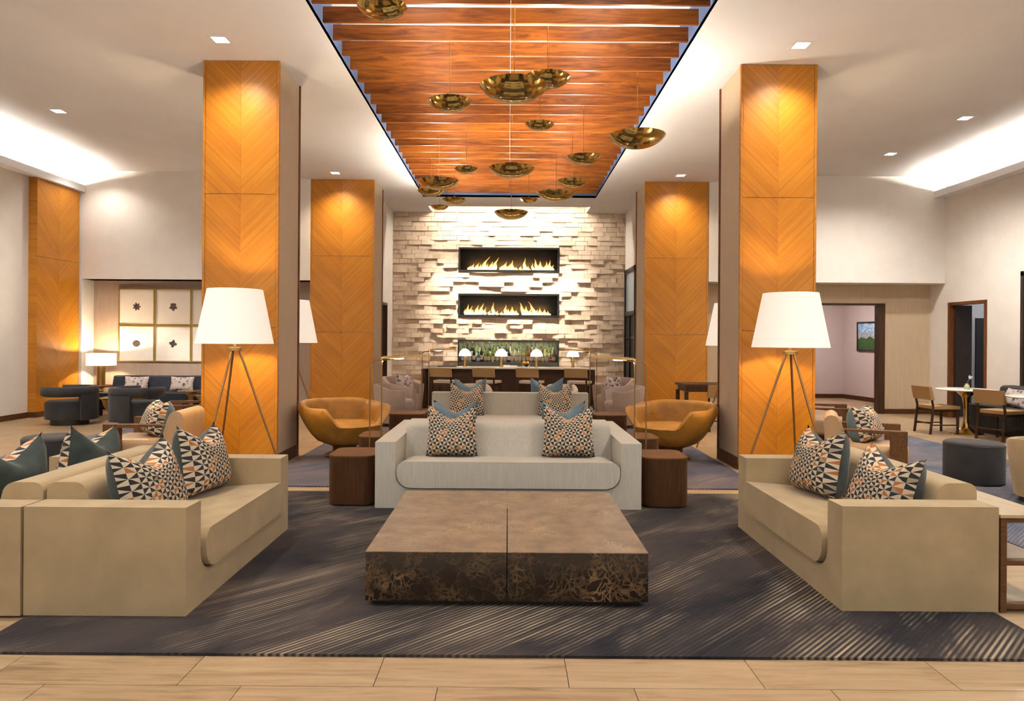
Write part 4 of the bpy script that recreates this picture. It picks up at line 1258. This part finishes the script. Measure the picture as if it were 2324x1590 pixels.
# pedestal tables
def pedestal(label, x, y):
    t = thing('pedestal_table', label, 'table', (x, y, 0))
    h = 0.72
    ob('top', lathe_me('top', 'white_top', [(0, h-0.012), (0.42, h-0.012), (0.445, h-0.004), (0.45, h+0.006), (0.44, h+0.012), (0, h+0.012)], 40), t)
    ob('pedestal', lathe_me('pedestal', 'brass', [(0, 0), (0.26, 0), (0.25, 0.012), (0.14, 0.035), (0.06, 0.10), (0.036, 0.22), (0.034, 0.45), (0.06, 0.60), (0.15, 0.69), (0.20, h-0.012), (0, h-0.012)], 32, 60), t)
pedestal('round white pedestal table with a flower vase', 7.60, 11.70)
pedestal('round white pedestal table cut off by the right picture edge', 7.70, 10.15)
t = thing('bud_vase', 'small green glass vase holding a pale flower', 'vase', (7.56, 11.62, 0.732))
ob('vessel', lathe_me('vessel', 'vase_glass', [(0, 0), (0.035, 0), (0.042, 0.03), (0.04, 0.06), (0.022, 0.08), (0.024, 0.095), (0.018, 0.09), (0, 0.085)], 16), t)
ob('stem', tube_me('stem', 'leaf_green', [(0, 0, 0.06), (0.012, 0, 0.12), (0.04, 0, 0.17)], 0.005, 6), t)
for k in range(4):
    a = k*1.5
    bm = bmesh.new(); lathe(bm, [(0, 0), (0.012, 0.02), (0.014, 0.045), (0, 0.075)], 8)
    ob('petal', finish(bm, 'petal', 'petal'), t, (0.04, 0, 0.165), (0.5*math.cos(a), 0.55 + 0.4*math.sin(a), 0))
# dark banquette along the right wall
t = thing('banquette', 'dark grey banquette along the right wall behind the pedestal tables', 'sofa', (8.30, 10.0, 0))
box('seat', 'charcoal_velvet', t, -0.40, 0.45, -2.1, 2.2, 0.10, 0.45, 0.03, 3)
bm = bmesh.new()
prism(bm, [(0.14, 0.43), (0.22, 0.74), (0.27, 0.77), (0.45, 0.77), (0.46, 0.43)], 'y', -2.1, 2.2); bevel(bm, 0.02, 2, 40)
ob('backrest', finish(bm, 'backrest', 'charcoal_velvet'), t)
box('plinth', 'black_metal', t, -0.34, 0.44, -2.05, 2.15, 0.0, 0.10)
pillow('pale printed cushion on the dark banquette at the right edge', (8.20, 11.45, 0.452), -PI/2, 0.3, 0.50, 'lumbar', 'lumbar', chop=0.04, h=0.32, t_=0.14)

# dark table with a chair behind the right near column
t = thing('game_table', 'small square dark wood table by the far right column', 'table', (3.45, 12.45, 0))
box('top', 'dark_wood', t, -0.42, 0.42, -0.35, 0.35, 0.71, 0.75, 0.006, 1)
box('apron', 'dark_wood', t, -0.38, 0.38, -0.31, 0.31, 0.62, 0.71)
for sx in (-1, 1):
    for sy in (-1, 1):
        box('leg', 'dark_wood', t, sx*0.38-0.03, sx*0.38+0.03, sy*0.31-0.03, sy*0.31+0.03, 0.0, 0.62)
dining('woven back dining chair tucked at the dark table by the far column', (3.52, 11.85, 0), PI)

# ------------------------------------------------------------------ bar
t = thing('bar_counter', 'dark panelled bar counter with a pale stone edge', 'bar', (0, 15.2, 0))
ob('body', boxes_me('body', 'dark_wood', [(-1.80, 1.80, 0.10, 0.55, 0.0, 0.86)]), t)
for s in (-1, 1):
    box('end_panel', 'dark_wood', t, s*1.82-0.05, s*1.82+0.05, -0.02, 0.60, 0.0, 0.86, 0.004, 1)
for i in range(6):
    a = -1.76 + i*0.587
    box('front_panel', 'dark_wood', t, a+0.008, a+0.579, 0.078, 0.10, 0.06, 0.84, 0.003, 1)
box('stone_top', 'stone_top', t, -1.88, 1.88, -0.04, 0.62, 0.862, 0.892, 0.004, 1)
def mushroom(label, x):
    t = thing('mushroom_lamp', label, 'table lamp', (x, 15.5, 0.892))
    ob('stem', lathe_me('stem', 'brass', [(0, 0), (0.045, 0), (0.045, 0.01), (0.033, 0.015), (0.030, 0.24), (0, 0.24)], 18), t)
    ob('dome', lathe_me('dome', 'dome_lit', [(0.135, 0.24)] + [(0.135*math.cos(a), 0.24 + 0.16*math.sin(a)) for a in (0.3, 0.6, 0.9, 1.2, 1.45)] + [(0, 0.40)], 24, 60), t)
    light('lamp_glow', 'POINT', (0, 0, 0.20), 3.5, WARM, (0, 0, 0), t, shadow_soft_size=0.04)
for nm, x in (('at the left end of the bar', -0.955), ('left of the bar centre', -0.155), ('right of the bar centre', 0.62), ('at the right end of the bar', 1.42)):
    mushroom('small lit mushroom lamp ' + nm, x)
tag(ob('bar_tray', box_me('bar_tray', 'black_metal', -1.55, -1.15, 15.45, 15.70, 0.892, 0.908, 0.004, 1)), 'flat black tray on the left end of the bar', 'tray')
t = thing('fruit_bowl', 'orange filled glass bowl on the bar', 'bowl', (0.40, 15.62, 0.892))
ob('bowl', lathe_me('bowl', 'glass', [(0, 0), (0.05, 0), (0.09, 0.05), (0.11, 0.09), (0.105, 0.09), (0.085, 0.052), (0, 0.01)], 22), t)
for k in range(6):
    a = k*1.05
    ob('orange', lathe_me('orange', 'orange_fruit', [(0, -0.035), (0.025, -0.025), (0.036, 0), (0.025, 0.025), (0, 0.035)], 12, 60), t, (0.05*math.cos(a)*(k > 0), 0.05*math.sin(a)*(k > 0), 0.075 + 0.02*(k % 2)))
for k, x in enumerate((-0.02, 0.14)):
    tag(ob('folded_towel', box_me('folded_towel', 'towel', x-0.09, x+0.06, 15.60, 15.72, 0.892, 0.93 - 0.01*k, 0.012, 2)), ('thicker' if k == 0 else 'thinner') + ' folded white towel beside the bar centre lamp', 'towel')

# ------------------------------------------------------------------ fireplaces
def flame_geo(bm, x, y, h, w_, bend):
    n = 7
    prev = None
    for i in range(n+1):
        q = i/n
        cx = x + bend*q*q + 0.012*math.sin(9*q + x*20)
        ww = w_*(1-q)**0.75*(0.75 + 0.6*math.sin(PI*min(1, q*1.5)))*0.5 + 0.002
        dp = ww*0.5
        ring = [bm.verts.new((cx-ww, y, h*q)), bm.verts.new((cx, y-dp, h*q)), bm.verts.new((cx+ww, y, h*q)), bm.verts.new((cx, y+dp, h*q))]
        if prev:
            for k in range(4):
                bm.faces.new((prev[k], prev[(k+1) % 4], ring[(k+1) % 4], ring[k]))
        else:
            bm.faces.new(list(reversed(ring)))
        prev = ring
    bm.faces.new(prev)
def fireplace(label, op, flip):
    x0, x1, z0, z1 = op
    t = thing('fireplace', label, 'fireplace', (0, YS, z0))
    hh = z1-z0
    b_ = 0.045
    ob('frame', boxes_me('frame', 'black_metal', [(x0, x1, -0.05, 0.06, 0, 0.06), (x0, x1, -0.05, 0.06, hh-b_, hh), (x0, x0+b_, -0.05, 0.06, 0.06, hh-b_), (x1-b_, x1, -0.05, 0.06, 0.06, hh-b_)], 0.003), t)
    ob('firebox', boxes_me('firebox', 'fire_black', [(x0, x1, 0.44, 0.46, 0, hh), (x0, x0+0.02, 0.06, 0.44, 0, hh), (x1-0.02, x1, 0.06, 0.44, 0, hh), (x0, x1, 0.06, 0.44, 0, 0.03), (x0, x1, 0.06, 0.44, hh-0.02, hh)]), t)
    ob('burner', box_me('burner', 'black_metal', x0+0.10, x1-0.10, 0.16, 0.30, 0.03, 0.075, 0.004, 1), t)
    ob('glass_pane', box_me('glass_pane', 'glass', x0+b_, x1-b_, 0.03, 0.036, 0.06, hh-b_), t)
    rn = random.Random(5 if flip else 4)
    base = [(-1.03, .12, .10, .04), (-0.94, .17, .10, .03), (-0.83, .20, .11, .05), (-0.72, .16, .12, -.02), (-0.66, .36, .10, .17), (-0.56, .18, .10, .0), (-0.46, .24, .13, .03), (-0.38, .34, .11, .11),
            (-0.20, .14, .11, .02), (-0.11, .23, .13, .04), (0.0, .18, .12, .03), (0.08, .27, .10, .0), (0.18, .10, .10, .0), (0.30, .12, .09, .0), (0.40, .33, .09, .01), (0.50, .13, .10, -.02),
            (0.62, .20, .08, -.03), (0.72, .31, .10, -.07), (0.82, .26, .12, -.03), (0.92, .15, .11, .02), (0.99, .24, .10, -.04), (1.05, .28, .09, .0), (1.11, .16, .09, .03)]
    for x, h_, w_, bend in base:
        if flip: x, bend = -x, -bend
        bm = bmesh.new(); flame_geo(bm, 0, 0, h_, w_, bend)
        ob('flame', finish(bm, 'flame', 'flame'), t, (x, 0.23 + rn.uniform(-0.04, 0.04), 0.072))
    light('fire_glow', 'AREA', (0, 0.23, 0.22), 5, (1.0, 0.5, 0.16), (PI/2, 0, 0), t, shape='RECTANGLE', size=2.0, size_y=0.15)
fireplace('upper linear gas fireplace set in the stone wall', OPEN[0], False)
fireplace('lower linear gas fireplace set in the stone wall', OPEN[1], True)

# ------------------------------------------------------------------ back bar niche
x0, x1, z0, z1 = OPEN[2]
t = thing('bar_niche', 'black framed lit niche of bottles behind the bar', 'niche', (0, YS, z0))
hh = z1-z0
m_, nt_, b__ = new_mat('niche_glass_back', 0.4, col=(0.34, 0.36, 0.22))
nt_.links.new(ramp(nt_, noise(nt_, coords(nt_, 'Object', (7, 1, 2)), 3, 3), [(0.35, (0.16, 0.17, 0.10)), (0.7, (0.46, 0.47, 0.30))]), b__.inputs['Base Color'])
MAT['niche_back'] = m_
ob('frame', boxes_me('frame', 'black_metal', [(x0, x1, -0.05, 0.05, hh-0.04, hh), (x0, x0+0.035, -0.05, 0.05, 0, hh-0.04), (x1-0.035, x1, -0.05, 0.05, 0, hh-0.04)], 0.003), t)
ob('lining', boxes_me('lining', 'niche_back', [(x0, x1, 0.42, 0.44, 0, hh), (x0, x0+0.02, 0.05, 0.42, 0, hh), (x1-0.02, x1, 0.05, 0.42, 0, hh), (x0, x1, 0.05, 0.42, hh-0.02, hh)]), t)
ob('shelf', box_me('shelf', 'back_counter', x0+0.02, x1-0.02, -0.04, 0.42, 0, 0.10, 0.004, 1), t)
ob('shelf', box_me('shelf', 'back_counter', x0+0.02, x1-0.02, 0.26, 0.42, 0.10, 0.19, 0.004, 1), t)
ob('led_strip', box_me('led_strip', 'niche_led', x0+0.05, x1-0.05, 0.10, 0.14, hh-0.032, hh-0.022), t)
light('niche_light', 'AREA', (0, 0.12, hh-0.04), 5, (1.0, 0.98, 0.68), (0, 0, 0), t, shape='RECTANGLE', size=2.4, size_y=0.08)
def bottle_me(mat, h, r, kind):
    if kind == 0: p = [(0, 0), (r, 0), (r, h*0.55), (r*0.8, h*0.64), (r*0.36, h*0.74), (r*0.33, h*0.92)]
    elif kind == 1: p = [(0, 0), (r, 0), (r*1.02, h*0.3), (r, h*0.62), (r*0.45, h*0.72), (r*0.40, h*0.92)]
    else: p = [(0, 0), (r*0.9, 0), (r*1.1, h*0.18), (r*1.0, h*0.38), (r*0.4, h*0.58), (r*0.34, h*0.92)]
    return lathe_me('body', mat, p + [(0, h*0.92)], 14, 50), lathe_me('cap', 'bottle_dark' if mat != 'bottle_dark' else 'brass', [(0, h*0.92), (r*0.38, h*0.92), (r*0.38, h), (0, h)], 10), lathe_me('label', 'art_paper', [(r*1.03, h*0.14), (r*1.04, h*0.42)], 14)
kinds = [('clear', 'bottle_clear', .33, .045, 0), ('green', 'bottle_green', .34, .042, 0), ('dark', 'bottle_dark', .40, .040, 0), ('amber', 'bottle_amber', .32, .046, 1), ('yellow', 'bottle_yellow', .30, .044, 1), ('pale blue', 'bottle_blue', .26, .045, 1), ('red', 'bottle_red', .22, .042, 2)]
BM = {k[0]: bottle_me(k[1], k[2], k[3], k[4]) for k in kinds}
rowf = ['amber', 'clear', 'clear', 'dark', 'pale blue', 'dark', 'green', 'green', 'green', 'yellow', 'yellow', 'clear', 'dark', 'clear', 'clear', 'clear', 'yellow', 'amber', 'amber', 'clear', 'amber', 'yellow', 'clear', 'red', 'amber']
rowb = ['clear', 'dark', 'dark', 'green', 'clear', 'green', 'dark', 'green', 'clear', 'clear', 'dark', 'clear', 'yellow', 'clear', 'green', 'amber', 'clear', 'clear', 'amber', 'yellow', 'green', 'clear']
rn = random.Random(3)
for rowi, (lst, yb, zb) in enumerate(((rowf, 0.12, 0.10), (rowb, 0.33, 0.19))):
    n = len(lst)
    for i, k in enumerate(lst):
        x = -1.17 + 2.34*i/(n-1) + rn.uniform(-0.015, 0.015)
        cnt_ = lst[:i].count(k)
        lab = '%s %s glass bottle from the left in the %s row of the lit niche' % (('first', 'second', 'third', 'fourth', 'fifth', 'sixth', 'seventh', 'eighth', 'ninth', 'tenth')[cnt_], k, 'front' if rowi == 0 else 'rear')
        o = thing('bottle', lab, 'bottle', (x, YS+yb+rn.uniform(-0.03, 0.03), z0+zb), 0, 'bottles in the lit bar niche')
        s = rn.uniform(0.9, 1.08)
        o.scale = (1, 1, s)
        b3 = BM[k]
        ob('glass_body', b3[0], o); ob('cap', b3[1], o); ob('paper_label', b3[2], o)

# picture in the side room, on the angled right wall
t = thing('landscape_picture', 'black framed mountain landscape seen through the right doorway', 'picture', (9.083, 17.55, 1.64), math.atan2(17.3-18.8, 9.12-8.93) + PI)
L = 0.62
ob('frame', boxes_me('frame', 'black_metal', [(-L, L, 0.0, 0.04, 0.33, 0.37), (-L, L, 0.0, 0.04, -0.37, -0.33), (-L, -L+0.04, 0.0, 0.04, -0.33, 0.33), (L-0.04, L, 0.0, 0.04, -0.33, 0.33)]), t)
bm = bmesh.new(); bx(bm, 0.0, 0.012, -L+0.04, L-0.04, -0.33, 0.33)
o = ob('print', finish(bm, 'print', 'landscape', False), t, (0, 0.012, 0), (0, 0, PI/2))

# ------------------------------------------------------------------ brass bowl pendants
def pendant(label, x, y, z, d, power):
    t = thing('bowl_pendant', label, 'pendant lamp', (x, y, z), 0, 'brass bowl pendants under the slats')
    R = d/2; dp = 0.42*R
    n = 10
    outp = [(R*i/n, -dp*(1-(i/n)**2.4)**0.8) for i in range(n+1)]
    inp = [((R-0.004)*i/n, -(dp-0.006)*(1-(i/n)**2.4)**0.8+0.002) for i in range(n, -1, -1)]
    ob('bowl', lathe_me('bowl', 'pendant_brass', outp + inp, 48, 60), t)
    ob('rod', tube_me('rod', 'brass', [(0, 0, -dp+0.02), (0, 0, RT-z)], 0.0045, 6), t)
    ob('lamp_holder', lathe_me('lamp_holder', 'dull_brass', [(0, -dp+0.01), (R*0.22, -dp+0.015), (R*0.22, -dp+0.05), (0, -dp+0.055)], 18), t)
    light('pendant_up', 'SPOT', (0, 0, -0.012), power, (1.0, 0.88, 0.72), (PI, 0, 0), t, spot_size=3.05, spot_blend=0.5, shadow_soft_size=R*0.2)
PD = [(-0.93, 5.10, 3.90, 0.36, 'small brass bowl pendant cut by the top of the picture'),
      (0.039, 6.97, 4.002, 0.68, 'largest looking brass bowl pendant, on the centre line, nearest'),
      (0.396, 7.47, 4.275, 0.49, 'medium brass bowl pendant tucked behind the largest one'),
      (-0.67, 7.84, 4.141, 0.49, 'medium brass bowl pendant left of the largest one'),
      (0.369, 8.73, 4.17, 0.36, 'small brass bowl pendant below and right of the largest one'),
      (1.534, 8.50, 3.965, 0.68, 'large brass bowl pendant hanging farthest right over the slat edge'),
      (1.05, 10.05, 4.108, 0.49, 'medium brass bowl pendant below left of the farthest right one'),
      (0.997, 11.2, 4.027, 0.49, 'medium brass bowl pendant directly under another at right'),
      (0.028, 10.46, 4.044, 0.68, 'large brass bowl pendant on the centre line, second nearest'),
      (-0.658, 10.67, 4.082, 0.36, 'small brass bowl pendant left of the second centre bowl'),
      (-1.186, 11.83, 4.153, 0.68, 'large brass bowl pendant hanging farthest left'),
      (-1.457, 13.07, 4.25, 0.49, 'medium brass bowl pendant overlapped by the farthest left one'),
      (-1.096, 14.0, 4.275, 0.49, 'medium brass bowl pendant low at left before the blue strip'),
      (0.375, 13.71, 4.228, 0.36, 'small brass bowl pendant before the blue strip, right of centre'),
      (0.817, 12.36, 4.071, 0.68, 'large brass bowl pendant at right near the blue strip'),
      (-1.423, 14.4, 4.208, 0.36, 'smallest looking brass bowl pendant, lowest at far left'),
      (0.035, 13.95, 4.02, 0.68, 'large brass bowl pendant hanging lowest, in front of the stone wall')]
for x, y, z, d, l_ in PD:
    pendant(l_, x, y, z, d, {0.36: 27, 0.49: 42, 0.68: 64}[d])
